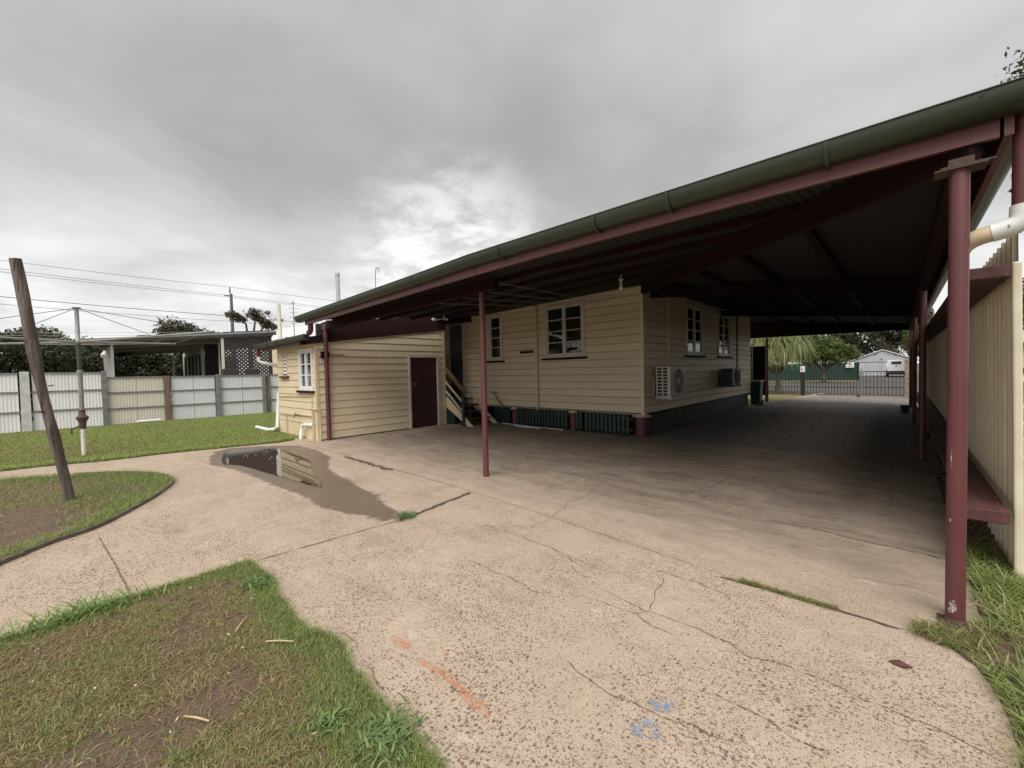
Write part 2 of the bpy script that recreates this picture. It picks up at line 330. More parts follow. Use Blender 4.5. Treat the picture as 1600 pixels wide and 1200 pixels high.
# ================================================================== GROUND
def ground_mat():
    return mat('bare_soil', (0.170, 0.110, 0.074), (0.085, 0.056, 0.040), 9, 0.95, 1.0, 60, fine=0.45)
SOIL = ground_mat()
FARG = mat('far_ground', (0.10, 0.095, 0.05), (0.13, 0.105, 0.065), 0.15, 0.95, 0.4, 8, fine=0.2)
ASPH = mat('asphalt', (0.085, 0.078, 0.072), (0.065, 0.06, 0.056), 0.7, 0.85, 0.4, 60, fine=0.2)
GRAV = mat('dark_gravel', (0.105, 0.094, 0.086), (0.26, 0.235, 0.215), 22, 0.95, 1.0, 60, fine=0.5, wear=((0.30, 0.26, 0.22), 34, 0.66))
VERGE = mat('dry_verge', (0.20, 0.17, 0.085), (0.13, 0.125, 0.055), 1.2, 0.95, 0.6, 30, fine=0.25)
def sheet(name, poly, z, m):
    mb = MB(); mb.add([(x, y, z) for x, y in poly], [tuple(range(len(poly)))])
    o = part(name, mb, m, None, kind='structure'); return o
sheet('ground', [(-900, -900), (900, -900), (900, 900), (-900, 900)], -0.03, FARG)
sheet('gravel_driveway', [(-4.6, 8.2), (0.95, 7.8), (0.95, 26.2), (-3.0, 26.2), (-3.35, 21.5), (-4.3, 18.0), (-4.6, 14)], -0.012, GRAV)
sheet('road', [(-80, 27.2), (80, 28.6), (80, 45.0), (-80, 43.6)], -0.012, ASPH)
sheet('shed_driveway', [(-3.0, 44.6), (3.6, 44.7), (5.5, 66), (-3.9, 66)], -0.008, ASPH)
sheet('verge', [(-40, 43.9), (-2.9, 44.7), (-2.9, 49.6), (-40, 47)], 0.0, VERGE)
sheet('front_lawn', [(-14, 17.9), (-3.95, 18.1), (-3.4, 21.4), (-3.1, 25.2), (-14, 24.4)], -0.006, mat('front_lawn_turf', (0.13, 0.125, 0.045), (0.19, 0.165, 0.075), 3, 0.95, 0.6, 40, fine=0.25))
sheet('side_strip', [(0.28, 3.5), (1.25, 3.0), (1.25, 26), (0.55, 26), (0.5, 12)], -0.004, mat('mulch_soil', (0.16, 0.115, 0.075), (0.09, 0.065, 0.045), 9, 0.95, 0.8, 60, fine=0.3))
kb = MB(); kb.bar((-4.0, 18.2, 0.02), (-3.45, 21.4, 0.02), 0.1, 0.09); kb.bar((-3.45, 21.4, 0.02), (-2.9, 26.2, 0.02), 0.1, 0.09)
part('kerb', kb, mat('pale_kerb', (0.50, 0.43, 0.32), (0.42, 0.36, 0.27), 6, 0.9, 0.2, 40), None, kind='structure')

# concrete: exposed aggregate outside, smoother and dirtier under the roof, wet round the puddle
WET = [(-9.02, 1.56), (-10.39, 1.93), (-10.62, 2.26), (-10.33, 2.79), (-9.68, 3.37), (-8.8, 3.4), (-7.79, 3.27), (-7.19, 2.96), (-6.48, 2.75), (-5.64, 2.68), (-4.78, 2.58), (-4.24, 2.46), (-3.88, 2.33), (-3.89, 2.16), (-4.18, 2.08), (-4.61, 1.96), (-5.05, 1.9), (-5.48, 1.94), (-6.05, 1.89), (-6.88, 1.84), (-7.8, 1.78), (-8.49, 1.69)]
PUD = [(-8.77, 1.76), (-9.5, 1.9), (-10.23, 2.12), (-10.32, 2.27), (-9.91, 2.68), (-9.54, 2.95), (-9.15, 3.05), (-8.34, 2.93), (-7.63, 2.84), (-7.22, 2.67), (-6.76, 2.53), (-6.4, 2.44), (-6.04, 2.36), (-5.77, 2.27), (-6.11, 2.2), (-6.45, 2.16), (-6.78, 2.12), (-7.3, 2.06), (-7.84, 2.0), (-8.42, 1.91)]
def concrete_material():
    m = bpy.data.materials.new('exposed_aggregate_concrete'); m.use_nodes = True; t = m.node_tree; b = t.nodes['Principled BSDF']; ln = t.links.new
    def M_(op, a, b_=None, clamp=False): return mth(op, a, b_, clamp, t)
    g = t.nodes.new('ShaderNodeNewGeometry'); P = g.outputs['Position']; sp = t.nodes.new('ShaderNodeSeparateXYZ'); ln(P, sp.inputs[0])
    def noise(s, d=5, r=0.55, stretch=None, off=None):
        v = P
        if stretch:
            mp = t.nodes.new('ShaderNodeMapping'); mp.inputs['Scale'].default_value = stretch; mp.inputs['Location'].default_value = off or (0, 0, 0); ln(P, mp.inputs[0]); v = mp.outputs[0]
        n = t.nodes.new('ShaderNodeTexNoise'); n.inputs['Scale'].default_value = s; n.inputs['Detail'].default_value = d; n.inputs['Roughness'].default_value = r; ln(v, n.inputs['Vector']); return n.outputs[0]
    def rng(v, a, b_, c=0.0, d=1.0, smooth=False):
        q = t.nodes.new('ShaderNodeMapRange'); q.interpolation_type = 'SMOOTHSTEP' if smooth else 'LINEAR'
        for i, x in enumerate((a, b_, c, d)): q.inputs[i + 1].default_value = x
        ln(v, q.inputs[0]); return q.outputs[0]
    def mix(f, a, b_, mode='MIX'):
        q = t.nodes.new('ShaderNodeMix'); q.data_type = 'RGBA'; q.blend_type = mode
        if isinstance(f, float): q.inputs[0].default_value = f
        else: ln(f, q.inputs[0])
        for i, v in ((6, a), (7, b_)):
            if isinstance(v, tuple): q.inputs[i].default_value = v + (1,)
            else: ln(v, q.inputs[i])
        return q.outputs[2]
    n1 = noise(0.9, 6); n2 = noise(7, 5, 0.6); n3 = noise(60, 3, 0.6); n4 = noise(2.3, 5, 0.6, (1, 1, 1), (9, 3, 0))
    col = mix(rng(n1, 0.35, 0.65), (0.415, 0.328, 0.250), (0.480, 0.388, 0.305))
    col = mix(rng(n2, 0.35, 0.7), col, (0.370, 0.288, 0.218)); col = mix(rng(noise(160, 2, 0.6), 0.25, 0.75, 0, 0.30), col, (0.30, 0.215, 0.155)); col = mix(rng(n3, 0.2, 0.8, 0, 0.45), col, (0.54, 0.445, 0.365))
    # under the roof: trowelled, grey-brown, streaked
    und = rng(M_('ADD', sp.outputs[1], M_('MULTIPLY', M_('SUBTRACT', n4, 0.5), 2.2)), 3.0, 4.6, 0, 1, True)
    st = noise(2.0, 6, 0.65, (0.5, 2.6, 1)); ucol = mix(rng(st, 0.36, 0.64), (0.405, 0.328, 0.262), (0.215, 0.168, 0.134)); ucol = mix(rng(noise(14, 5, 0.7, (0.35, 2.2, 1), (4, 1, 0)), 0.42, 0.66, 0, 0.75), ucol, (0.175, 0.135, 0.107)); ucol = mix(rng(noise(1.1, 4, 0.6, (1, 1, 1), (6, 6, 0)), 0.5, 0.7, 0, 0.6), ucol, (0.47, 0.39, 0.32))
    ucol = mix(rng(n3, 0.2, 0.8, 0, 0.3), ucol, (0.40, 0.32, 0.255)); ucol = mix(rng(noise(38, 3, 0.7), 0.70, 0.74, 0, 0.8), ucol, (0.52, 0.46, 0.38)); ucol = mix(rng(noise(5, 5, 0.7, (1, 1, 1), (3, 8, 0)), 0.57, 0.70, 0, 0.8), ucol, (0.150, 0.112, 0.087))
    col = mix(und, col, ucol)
    # worn, pale patches
    col = mix(rng(noise(3.2, 6, 0.7, (1, 1, 1), (5, 1, 0)), 0.62, 0.70, 0, 0.7), col, (0.52, 0.46, 0.38)); col = mix(rng(noise(2.2, 6, 0.7, (0.5, 1.5, 1), (8, 2, 0)), 0.52, 0.70, 0, 0.6), col, (0.30, 0.235, 0.175))
    # pebbles showing in the surface
    def peb(scale, thr_lo, thr_hi, seedoff, dens):
        mp = t.nodes.new('ShaderNodeMapping'); mp.inputs['Location'].default_value = (seedoff, seedoff * 0.7, 0); ln(P, mp.inputs[0])
        wob = t.nodes.new('ShaderNodeTexNoise'); wob.inputs['Scale'].default_value = scale * 1.3; ln(mp.outputs[0], wob.inputs['Vector'])
        vm = t.nodes.new('ShaderNodeVectorMath'); vm.operation = 'MULTIPLY_ADD'; ln(wob.outputs['Color'], vm.inputs[0]); vm.inputs[1].default_value = (1.0 / scale,) * 3; ln(mp.outputs[0], vm.inputs[2])
        v = t.nodes.new('ShaderNodeTexVoronoi'); v.voronoi_dimensions = '2D'; v.distance = 'MANHATTAN'; v.inputs['Scale'].default_value = scale; ln(vm.outputs[0], v.inputs['Vector'])
        sc_ = t.nodes.new('ShaderNodeSeparateColor'); ln(v.outputs['Color'], sc_.inputs[0])
        size = M_('MULTIPLY', rng(sc_.outputs[0], 0.15, 1.0, thr_lo, thr_hi), dens)
        msk = rng(M_('SUBTRACT', size, v.outputs['Distance']), 0.0, 0.06)
        return msk, sc_.outputs[1]
    dens1 = M_('MULTIPLY', rng(noise(1.7, 4, 0.6, (1, 1, 1), (2, 2, 0)), 0.36, 0.60, 0.62, 1.12), M_('SUBTRACT', 1.0, M_('MULTIPLY', und, 0.9)))
    near = rng(M_('ADD', sp.outputs[1], M_('MULTIPLY', sp.outputs[0], -0.22)), 1.4, 3.2, 1.0, 0.62)
    p1, r1 = peb(44, -0.16, 0.54, 3.3, M_('MULTIPLY', dens1, near)); p2, r2 = peb(112, -0.12, 0.54, 8.1, M_('MULTIPLY', dens1, 1.22))
    pc = mix(rng(r1, 0.25, 0.9), (0.048, 0.042, 0.046), (0.20, 0.14, 0.105)); col = mix(M_('MULTIPLY', p1, 0.76), col, pc)
    pc2 = mix(rng(r2, 0.0, 1.0), (0.09, 0.07, 0.06), (0.24, 0.17, 0.11)); col = mix(M_('MULTIPLY', p2, 0.85), col, pc2)
    # wet
    at = t.nodes.new('ShaderNodeAttribute'); at.attribute_name = 'wet'
    wet = rng(M_('ADD', at.outputs['Fac'], M_('MULTIPLY', M_('SUBTRACT', noise(3.5, 6, 0.65, (1, 1, 1), (1, 4, 0)), 0.5), 0.35)), -0.02, 0.05, 0, 1, True)
    col = mix(wet, col, mix(1.0, col, (0.42, 0.40, 0.40), 'MULTIPLY'))
    ln(col, b.inputs['Base Color']); ln(M_('SUBTRACT', 0.86, M_('MULTIPLY', wet, 0.50)), b.inputs['Roughness']); b.inputs['Specular IOR Level'].default_value = 0.35
    hgt = M_('ADD', M_('ADD', M_('MULTIPLY', n2, 0.5), M_('MULTIPLY', n3, 0.35)), M_('MULTIPLY', p1, -0.5)); hgt = M_('ADD', hgt, M_('MULTIPLY', p2, -0.45))
    bp = t.nodes.new('ShaderNodeBump'); bp.inputs['Distance'].default_value = 0.008; ln(M_('SUBTRACT', 0.7, M_('MULTIPLY', wet, 0.45)), bp.inputs['Strength']); ln(hgt, bp.inputs['Height']); ln(bp.outputs[0], b.inputs['Normal'])
    return m
CONC = concrete_material()
def concrete():
    xs = np.arange(-12.4, 0.36, 0.075); ys = np.arange(-6.0, 8.86, 0.075)
    X, Y = np.meshgrid(xs, ys); P = np.stack([X.ravel(), Y.ravel(), np.zeros(X.size)], 1)
    P[:, 2] = (vnoise(P, 0.7, 3, 2) - 0.5) * 0.004
    m, n = len(ys), len(xs); i = np.arange(m * n).reshape(m, n)
    F = np.stack([i[:-1, :-1].ravel(), i[:-1, 1:].ravel(), i[1:, 1:].ravel(), i[1:, :-1].ravel()], 1)
    # the far right and the far edge are ragged where gravel washes over
    far = 8.72 + 0.14 * (vnoise(P, 1.2, 9) - 0.5) - np.clip((P[:, 0] + 1.3) / 1.6, 0, 1) * 0.75
    cen = P[F].mean(1); keep = cen[:, 1] < far[F[:, 0]]
    F = F[keep]
    d = edge_dist(P, WET); s = np.where(inside(P, WET), d, -d)
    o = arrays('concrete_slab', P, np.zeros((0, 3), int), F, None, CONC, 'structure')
    a = o.data.attributes.new('wet', 'FLOAT', 'POINT'); a.data.foreach_set('value', np.clip(s, -0.5, 0.5).astype(np.float32))
    return o
slab = concrete()
def smooth_poly(p, k=3, jit=0.0, seed=1):
    r = random.Random(seed); q = [Vector((a, b, 0)) for a, b in p]; n = len(q); o = []
    for i in range(n):
        p0, p1, p2, p3 = q[i - 1], q[i], q[(i + 1) % n], q[(i + 2) % n]
        for j in range(k):
            t = j / k; v = 0.5 * ((2 * p1) + (p2 - p0) * t + (2 * p0 - 5 * p1 + 4 * p2 - p3) * t * t + (3 * p1 - p0 - 3 * p2 + p3) * t ** 3)
            o.append((v.x + r.uniform(-jit, jit), v.y + r.uniform(-jit, jit)))
    return o
def water_mat():
    m = bpy.data.materials.new('puddle_water'); m.use_nodes = True; b = m.node_tree.nodes['Principled BSDF']
    b.inputs['Base Color'].default_value = (0.050, 0.036, 0.028, 1); b.inputs['Roughness'].default_value = 0.02; b.inputs['IOR'].default_value = 1.6; b.inputs['Specular IOR Level'].default_value = 0.9
    return m
sheet('puddle', smooth_poly(PUD, 4, 0.012, 5), 0.006, water_mat())

def crack_mat():
    m = CRACKM.copy(); m.name = 'hairline_crack'; t = m.node_tree; b = t.nodes['Principled BSDF']; g = t.nodes.new('ShaderNodeNewGeometry'); n = t.nodes.new('ShaderNodeTexNoise'); n.inputs['Scale'].default_value = 22; n.inputs['Detail'].default_value = 5; n.inputs['Roughness'].default_value = 0.7
    q = t.nodes.new('ShaderNodeMapRange'); q.inputs[1].default_value = 0.34; q.inputs[2].default_value = 0.52; q.inputs[3].default_value = 0.12; t.links.new(g.outputs['Position'], n.inputs['Vector']); t.links.new(n.outputs[0], q.inputs[0]); t.links.new(q.outputs[0], b.inputs['Alpha']); return m
HAIR = crack_mat()
def ribbon(name, pts, wd, m, seed, z=0.0045, jit=0.02, parent=None, label=None):
    r = random.Random(seed); q = [Vector((a, b, 0)) for a, b in pts]; fine = []
    for a, b in zip(q[:-1], q[1:]):
        k = max(2, int((b - a).length / (0.022 if m is HAIR else 0.06)))
        for j in range(k): fine.append(a.lerp(b, j / k))
    fine.append(q[-1]); fine = [p + Vector((r.uniform(-jit, jit), r.uniform(-jit, jit), 0)) if 0 < i < len(fine) - 1 else p for i, p in enumerate(fine)]
    if m is HAIR:
        off = 0.0; k2 = r.uniform(0, 9)
        for i, p in enumerate(fine): fine[i] = p + Vector((math.sin(i * 0.31 + k2) * 0.010 + math.sin(i * 0.83 + 2 * k2) * 0.006, math.cos(i * 0.27 + k2) * 0.012 + math.cos(i * 0.71 + k2) * 0.006, 0))
    mb = MB(); vv = []
    for i, p in enumerate(fine):
        d = (fine[min(i + 1, len(fine) - 1)] - fine[max(i - 1, 0)]).normalized(); s = Vector((-d.y, d.x, 0)); h = wd * r.uniform(0.35, 1.25) * (0.45 if i in (0, len(fine) - 1) else 1) / 2
        vv += [(p.x + s.x * h, p.y + s.y * h, z), (p.x - s.x * h, p.y - s.y * h, z)]
    mb.add(vv, [(2 * i, 2 * i + 1, 2 * i + 3, 2 * i + 2) for i in range(len(fine) - 1)])
    return part(name, mb, m, parent, label=label)
cracks = [
 [(-1.78, 2.16), (-1.64, 2.25), (-1.55, 2.31), (-1.35, 2.32), (-1.22, 2.34), (-1.0, 2.3), (-0.94, 2.3)],
 [(-1.47, 2.44), (-1.15, 2.43), (-0.86, 2.43), (-0.67, 2.44), (-0.59, 2.39), (-0.38, 2.42), (-0.21, 2.43), (-0.01, 2.41), (0.09, 2.41), (0.16, 2.38), (0.27, 2.38)],
 [(-1.15, 2.44), (-1.17, 2.52), (-1.18, 2.62), (-1.22, 2.69), (-1.23, 2.82), (-1.27, 2.89)], [(-1.22, 2.34), (-1.15, 2.43)],
 [(-1.28, 1.71), (-1.11, 1.69), (-0.95, 1.68), (-0.82, 1.69), (-0.70, 1.72), (-0.64, 1.76), (-0.51, 1.78)],
 [(-0.69, 1.98), (-0.50, 1.99), (-0.32, 1.97), (-0.17, 1.99)], [(-2.19, 2.77), (-2.0, 2.75), (-1.84, 2.71), (-1.71, 2.69)], [(-1.88, 2.59), (-1.73, 2.54), (-1.66, 2.53)],
 [(-1.42, 2.98), (-1.29, 2.98), (-1.03, 2.96), (-0.86, 2.94), (-0.8, 2.9)], [(-2.54, 2.13), (-2.43, 2.16), (-2.29, 2.16), (-2.08, 2.15), (-1.86, 2.13), (-1.74, 2.18)],
 [(-3.04, 2.76), (-2.7, 2.76), (-2.52, 2.8), (-2.4, 2.74), (-2.2, 2.77), (-1.97, 2.7), (-1.79, 2.64)], [(-1.91, 4.91), (-1.87, 5.12), (-1.76, 5.48), (-1.7, 6.05)],
 [(-2.6, 2.96), (-2.64, 3.31), (-2.7, 3.64), (-2.8, 3.83), (-2.76, 4.1), (-2.86, 4.59)], [(-4.38, 4.96), (-3.65, 4.94), (-2.76, 4.9)], [(-0.96, 4.66), (-0.74, 4.67), (-0.45, 4.64), (-0.16, 4.59), (0.13, 4.59), (0.24, 4.56)],
 [(-0.95, 3.83), (-0.79, 3.82), (-0.68, 3.84)], [(-0.28, 3.79), (-0.11, 3.8), (0.02, 3.83), (0.21, 3.83)], [(0.04, 6.81), (0.34, 6.81)], [(-2.55, 0.96), (-2.44, 0.99), (-2.36, 1.05), (-2.26, 1.04), (-2.19, 1.0)], [(-2.09, 1.0), (-2.0, 1.01), (-1.9, 0.98), (-1.81, 0.96)]]
for i, c in enumerate(cracks):
    far = c[0][1] > 4
    ribbon('crack', c, 0.0052 if not far else 0.011, HAIR, 20 + i, 0.0045 + 0.0002 * i, 0.004, slab)
ribbon('joint', [(-3.98, 3.4), (-3.88, 2.85), (-3.8, 2.31)], 0.05, CRACKM, 70, 0.009, 0.012, slab); ribbon('joint', [(-3.8, 2.31), (-3.87, 1.49), (-3.9, 0.98)], 0.013, JOINTM, 71, 0.0049, 0.004, slab)  # first, wide strip also paints the shadow line of the raised slab edge
ribbon('joint', [(-5.69, 0.11), (-4.85, 0.17), (-3.98, 0.22)], 0.013, JOINTM, 72, 0.0051, 0.002, slab); ribbon('joint', [(-9.75, 3.50), (-7.6, 3.50), (-6.87, 3.48), (-3.95, 3.45)], 0.010, JOINTM, 73, 0.0053, 0.012, slab)
ribbon('joint', [(-7.6, 3.44), (-7.15, 3.42), (-6.5, 3.41), (-5.9, 3.42)], 0.10, CRACKM, 74, 0.0056, 0.03, slab, 'soil filled joint')
ribbon('joint', [(-3.95, 3.45), (-2.2, 3.32), (-0.89, 3.2), (0.02, 3.19)], 0.006, JOINTM, 75, 0.0058, 0.008, slab)
ribbon('joint', [(-0.95, 3.16), (-0.55, 3.2), (-0.31, 3.2), (0.0, 3.19)], 0.022, CRACKM, 76, 0.0061, 0.008, slab)

# lawns: soil sheets with real blades
NEAR = [(-3.9, -0.9), (-3.88, -0.36), (-3.87, -0.21), (-3.94, 0.2), (-3.93, 0.56), (-3.94, 0.94), (-3.48, 0.97), (-3.14, 0.92), (-2.66, 0.90), (-2.4, 0.98), (-2.28, 0.99), (-2.1, 0.94), (-1.9, 0.93), (-1.63, 0.92), (-1.29, 0.92), (-0.9, 0.7), (-0.7, -0.9)]
BED = [(-5.51, -0.49), (-5.84, -0.21), (-6.07, 0.1), (-6.66, 0.46), (-7.2, 0.73), (-7.79, 0.94), (-8.21, 0.96), (-8.79, 0.82), (-9.4, 0.4), (-9.68, -0.03), (-10.09, -0.45), (-10.29, -0.86), (-10.4, -2.2), (-8, -3), (-5.3, -2)]
LAWN = [(-11.33, -6), (-11.33, -0.94), (-11.27, -0.35), (-11.02, 0.31), (-11.0, 1.25), (-10.77, 2.19), (-10.5, 3.24), (-10.75, 3.88), (-12.45, 3.88), (-12.45, 12), (-19.62, 12), (-19.62, -6)]
RIGHTG = [(0.36, 1.6), (0.33, 2.35), (0.345, 2.48), (0.345, 2.65), (0.325, 2.86), (0.28, 3.04), (0.20, 3.15), (0.06, 3.20), (0.10, 3.30), (0.22, 3.33), (0.36, 3.6), (0.36, 5.2), (0.60, 5.2), (0.60, 4.4), (1.6, 4.4), (1.6, 1.6)]
LAWNSOIL = mat('lawn_soil', (0.105, 0.105, 0.042), (0.14, 0.115, 0.06), 2, 0.95, 0.6, 40, fine=0.2)
sheet('lawn_soil', NEAR, 0.008, SOIL); sheet('lawn_soil', BED, 0.010, SOIL); sheet('lawn_soil', LAWN, 0.010, LAWNSOIL); sheet('lawn_soil', RIGHTG, 0.009, SOIL)
GREENS = np.array([(0.245, 0.305, 0.088), (0.175, 0.240, 0.064), (0.320, 0.355, 0.125), (0.205, 0.270, 0.095)])
DRYS = np.array([(0.36, 0.275, 0.155), (0.23, 0.165, 0.092), (0.44, 0.35, 0.215), (0.24, 0.20, 0.085), (0.24, 0.235, 0.085)])
def blades(name, P, h, wd, lean, col, seg=2, kind='stuff', parent=None, curve=0.5, ang=None):
    n = len(P); a = RNG.uniform(0, 2 * PI, n) if ang is None else ang; d = np.stack([np.cos(a), np.sin(a), np.zeros(n)], 1); s = np.stack([-np.sin(a), np.cos(a), np.zeros(n)], 1)
    base = np.c_[P[:, :2], P[:, 2] if P.shape[1] > 2 else np.full(n, 0.008)]
    V = []; up = np.array([0, 0, 1.0])
    for k in range(seg):
        t = k / seg; ln_ = lean * (t * (1 - curve) + curve * t * t)
        c = base + d * (h * ln_)[:, None] + up * (h * (t - 0.42 * lean * t * t))[:, None]; ww = wd * (1 - 0.55 * t)
        V += [c - s * (ww / 2)[:, None], c + s * (ww / 2)[:, None]]
    V.append(base + d * (h * lean)[:, None] + up * (h * (1 - 0.42 * lean))[:, None])
    m = 2 * seg + 1; VV = np.stack(V, 1).reshape(-1, 3); o = (np.arange(n) * m)[:, None]
    F4 = np.concatenate([o + np.array([[2 * k, 2 * k + 1, 2 * k + 3, 2 * k + 2]]) for k in range(seg - 1)]) if seg > 1 else np.zeros((0, 4), int)
    F3 = o + np.array([[2 * seg - 2, 2 * seg - 1, 2 * seg]])
    return arrays(name, VV, F3, F4, np.repeat(col, m, 0), BLADE, kind, parent)
def scatter(poly, dens):
    q = np.asarray(poly); lo, hi = q.min(0), q.max(0); n = int(dens * np.prod(hi - lo)); P = lo + RNG.random((n, 2)) * (hi - lo); return P[inside(P, poly)]
def pick(pal, n, jit=0.22):
    return pal[RNG.integers(0, len(pal), n)] * (1 + RNG.uniform(-jit, jit, (n, 1)))
# nearest lawn: worn, brown in the middle, green along the edges
P = scatter(NEAR, 26000); e = edge_dist(P, NEAR[1:16], False); g = vnoise(P, 1.3, 5, 4) + 0.85 * np.exp(-e / 0.16) - 0.10 * np.exp(-((P[:, 0] + 2.1) ** 2 + (P[:, 1] - 0.15) ** 2) / 0.6)
bare = vnoise(P, 2.6, 15, 3); keep = (RNG.random(len(P)) < np.clip(0.25 + 1.9 * (g - 0.36), 0.16, 1)) & ((bare > 0.40) | (g > 0.60) | (RNG.random(len(P)) < 0.22)); P = P[keep]; g = g[keep]; e = e[keep]; n = len(P)
isg = RNG.random(n) < np.clip((g - 0.39) * 3.4, 0.08, 0.95); col = np.where(isg[:, None], pick(GREENS, n), pick(DRYS, n))
h = np.where(isg, RNG.uniform(0.014, 0.034, n), RNG.uniform(0.015, 0.05, n)) + 0.05 * np.exp(-e / 0.05) * RNG.random(n) * isg
o_ = blades('worn_grass', P, h, RNG.uniform(0.0022, 0.0050, n), np.where(isg, RNG.uniform(0.4, 1.3, n), RNG.uniform(1.2, 2.2, n)), col); tag(o_, 'worn patchy grass with bare brown soil beside the concrete path', 'grass')
# kerbed bed
P = scatter(BED, 6500); e = edge_dist(P, BED[:12], False); g = vnoise(P, 0.9, 8, 4) + 0.55 * np.exp(-e / 0.3); bare = np.exp(-((P[:, 0] + 7.0) ** 2 / 2.2 + (P[:, 1] + 0.7) ** 2 / 0.35))
keep = RNG.random(len(P)) < np.clip(0.30 + 1.6 * (g - 0.42) - 0.75 * bare, 0.06, 1); P = P[keep]; g = g[keep]; e = e[keep]; n = len(P)
isg = RNG.random(n) < np.clip((g - 0.36) * 3.0, 0.12, 0.95); col = np.where(isg[:, None], pick(GREENS, n), pick(DRYS, n))
h = RNG.uniform(0.02, 0.06, n) + 0.11 * np.exp(-e / 0.2) * RNG.random(n) * isg
o_ = blades('patchy_grass', P, h, RNG.uniform(0.003, 0.006, n), RNG.uniform(0.4, 1.6, n), col); tag(o_, 'patchy grass round the leaning pole inside curved edging strip', 'grass')
# the far lawn
VIS = [(-10.4, 3.88), (-12.45, 3.88), (-12.45, 9), (-19.62, 9), (-19.62, -3.2), (-11.33, -2.2)]
P = scatter(LAWN, 2900); P = P[inside(P, VIS)]; e = edge_dist(P, LAWN[1:8], False); g = vnoise(P, 0.5, 21, 4); n = len(P); isg = RNG.random(n) < np.clip(0.55 + 1.5 * (g - 0.38) + np.exp(-e / 0.5), 0.4, 0.97)
col = np.where(isg[:, None], pick(GREENS * np.array([1.15, 1.15, 1.05]), n), pick(DRYS * np.array([0.9, 1.0, 0.85]), n)); h = RNG.uniform(0.025, 0.055, n) * (0.6 + 0.9 * vnoise(P, 1.1, 40, 3)) + 0.15 * np.exp(-e / 0.16) * RNG.random(n)
o_ = blades('lawn_grass', P, h, RNG.uniform(0.006, 0.012, n), RNG.uniform(0.5, 1.7, n), col); tag(o_, 'mown green lawn between the path and the sheet fence', 'grass')
# long rank grass by the near post
P = scatter(RIGHTG, 5200); P = P[(P[:, 1] > 1.9)]; g = vnoise(P, 2.2, 31, 3); e = edge_dist(P, RIGHTG[1:11], False)
keep = RNG.random(len(P)) < np.clip((g - 0.30) * 3 + 0.4 * (e < 0.07), 0.10, 1); P = P[keep]; g = g[keep]; e = e[keep]; n = len(P); isg = RNG.random(n) < np.clip((g - 0.33) * 4, 0.25, 0.9)
col = np.where(isg[:, None], pick(GREENS * 1.05, n), pick(DRYS, n)); h = np.where(isg, RNG.uniform(0.05, 0.17, n), RNG.uniform(0.04, 0.13, n)) * np.clip(0.35 + e / 0.16, 0.35, 1)
o_ = blades('rank_grass', P, h, RNG.uniform(0.0035, 0.0075, n), RNG.uniform(0.7, 1.7, n), col, seg=4); tag(o_, 'long rank grass and dead blades round the near post base', 'grass')
P = scatter([(0.03, 3.19), (0.12, 3.14), (0.22, 3.12), (0.36, 3.2), (0.40, 3.42), (0.30, 3.37), (0.16, 3.37), (0.06, 3.31)], 9000); n = len(P); isg = RNG.random(n) < 0.7
o_ = blades('matted_grass', P, RNG.uniform(0.03, 0.075, n), RNG.uniform(0.0025, 0.005, n), RNG.uniform(0.8, 1.8, n), np.where(isg[:, None], pick(GREENS * 0.8, n), pick(DRYS, n)), seg=3); tag(o_, 'dense matted grass tongue spreading over the slab before the near post', 'grass')
Q = scatter([(0.66, 4.5), (1.05, 4.5), (1.05, 14), (0.66, 14)], 900); n = len(Q)
o_ = blades('strip_grass', Q, RNG.uniform(0.03, 0.09, n), RNG.uniform(0.004, 0.008, n), RNG.uniform(0.4, 1.4, n), np.where((RNG.random(n) < 0.4)[:, None], pick(GREENS, n), pick(DRYS, n))); tag(o_, 'thin grass strip outside the beige fence', 'grass')
# grass grown into the slab joint, tuft at the joint corner
Q = np.c_[RNG.uniform(-0.83, -0.28, 1500), np.zeros(1500)]; Q[:, 1] = 3.195 + RNG.normal(0, 0.014, 1500); n = len(Q)
o_ = blades('joint_grass', Q, RNG.uniform(0.012, 0.035, n), RNG.uniform(0.002, 0.004, n), RNG.uniform(0.5, 1.6, n), np.where((RNG.random(n) < 0.6)[:, None], pick(GREENS * 0.9, n), pick(DRYS, n))); tag(o_, 'low green strip of grass growing along the slab joint', 'grass')
Q = np.c_[RNG.normal(-3.83, 0.045, 220), RNG.normal(2.37, 0.05, 220)]; n = len(Q)
o_ = blades('weed_tuft', Q, RNG.uniform(0.03, 0.075, n), RNG.uniform(0.008, 0.016, n), RNG.uniform(0.6, 1.4, n), pick(np.array([(0.16, 0.22, 0.11), (0.21, 0.28, 0.15)]), n), seg=3); tag(o_, 'small green weed tuft at the corner of the slab joint', 'weed')
# broad-leaved weeds at the corner of the near lawn
def weed(cx, cy, r_, n, label, hh=0.06):
    Q = np.c_[RNG.normal(cx, r_, n), RNG.normal(cy, r_ * 0.8, n)]
    Q = np.c_[Q, RNG.uniform(0.008, hh * 0.55, n)]
    o = blades('broadleaf_weed', Q, RNG.uniform(0.025, 0.05, n), RNG.uniform(0.008, 0.016, n), RNG.uniform(0.9, 1.6, n), pick(np.array([(0.17, 0.25, 0.085), (0.22, 0.31, 0.12), (0.14, 0.21, 0.08)]), n), seg=4)
    tag(o, label, 'weed'); return o
weed(-1.55, 0.84, 0.07, 240, 'bright broadleaf weed at the lawn edge near the picture bottom')
weed(-1.80, 0.70, 0.035, 60, 'small broadleaf weed a hand from the larger weed')
weed(-3.45, 0.86, 0.06, 260, 'dense leafy clump at the pointed corner of the worn lawn', 0.05)
Q = np.c_[RNG.normal(-3.88, 0.05, 260), RNG.normal(-0.03, 0.16, 260)]; n = len(Q)
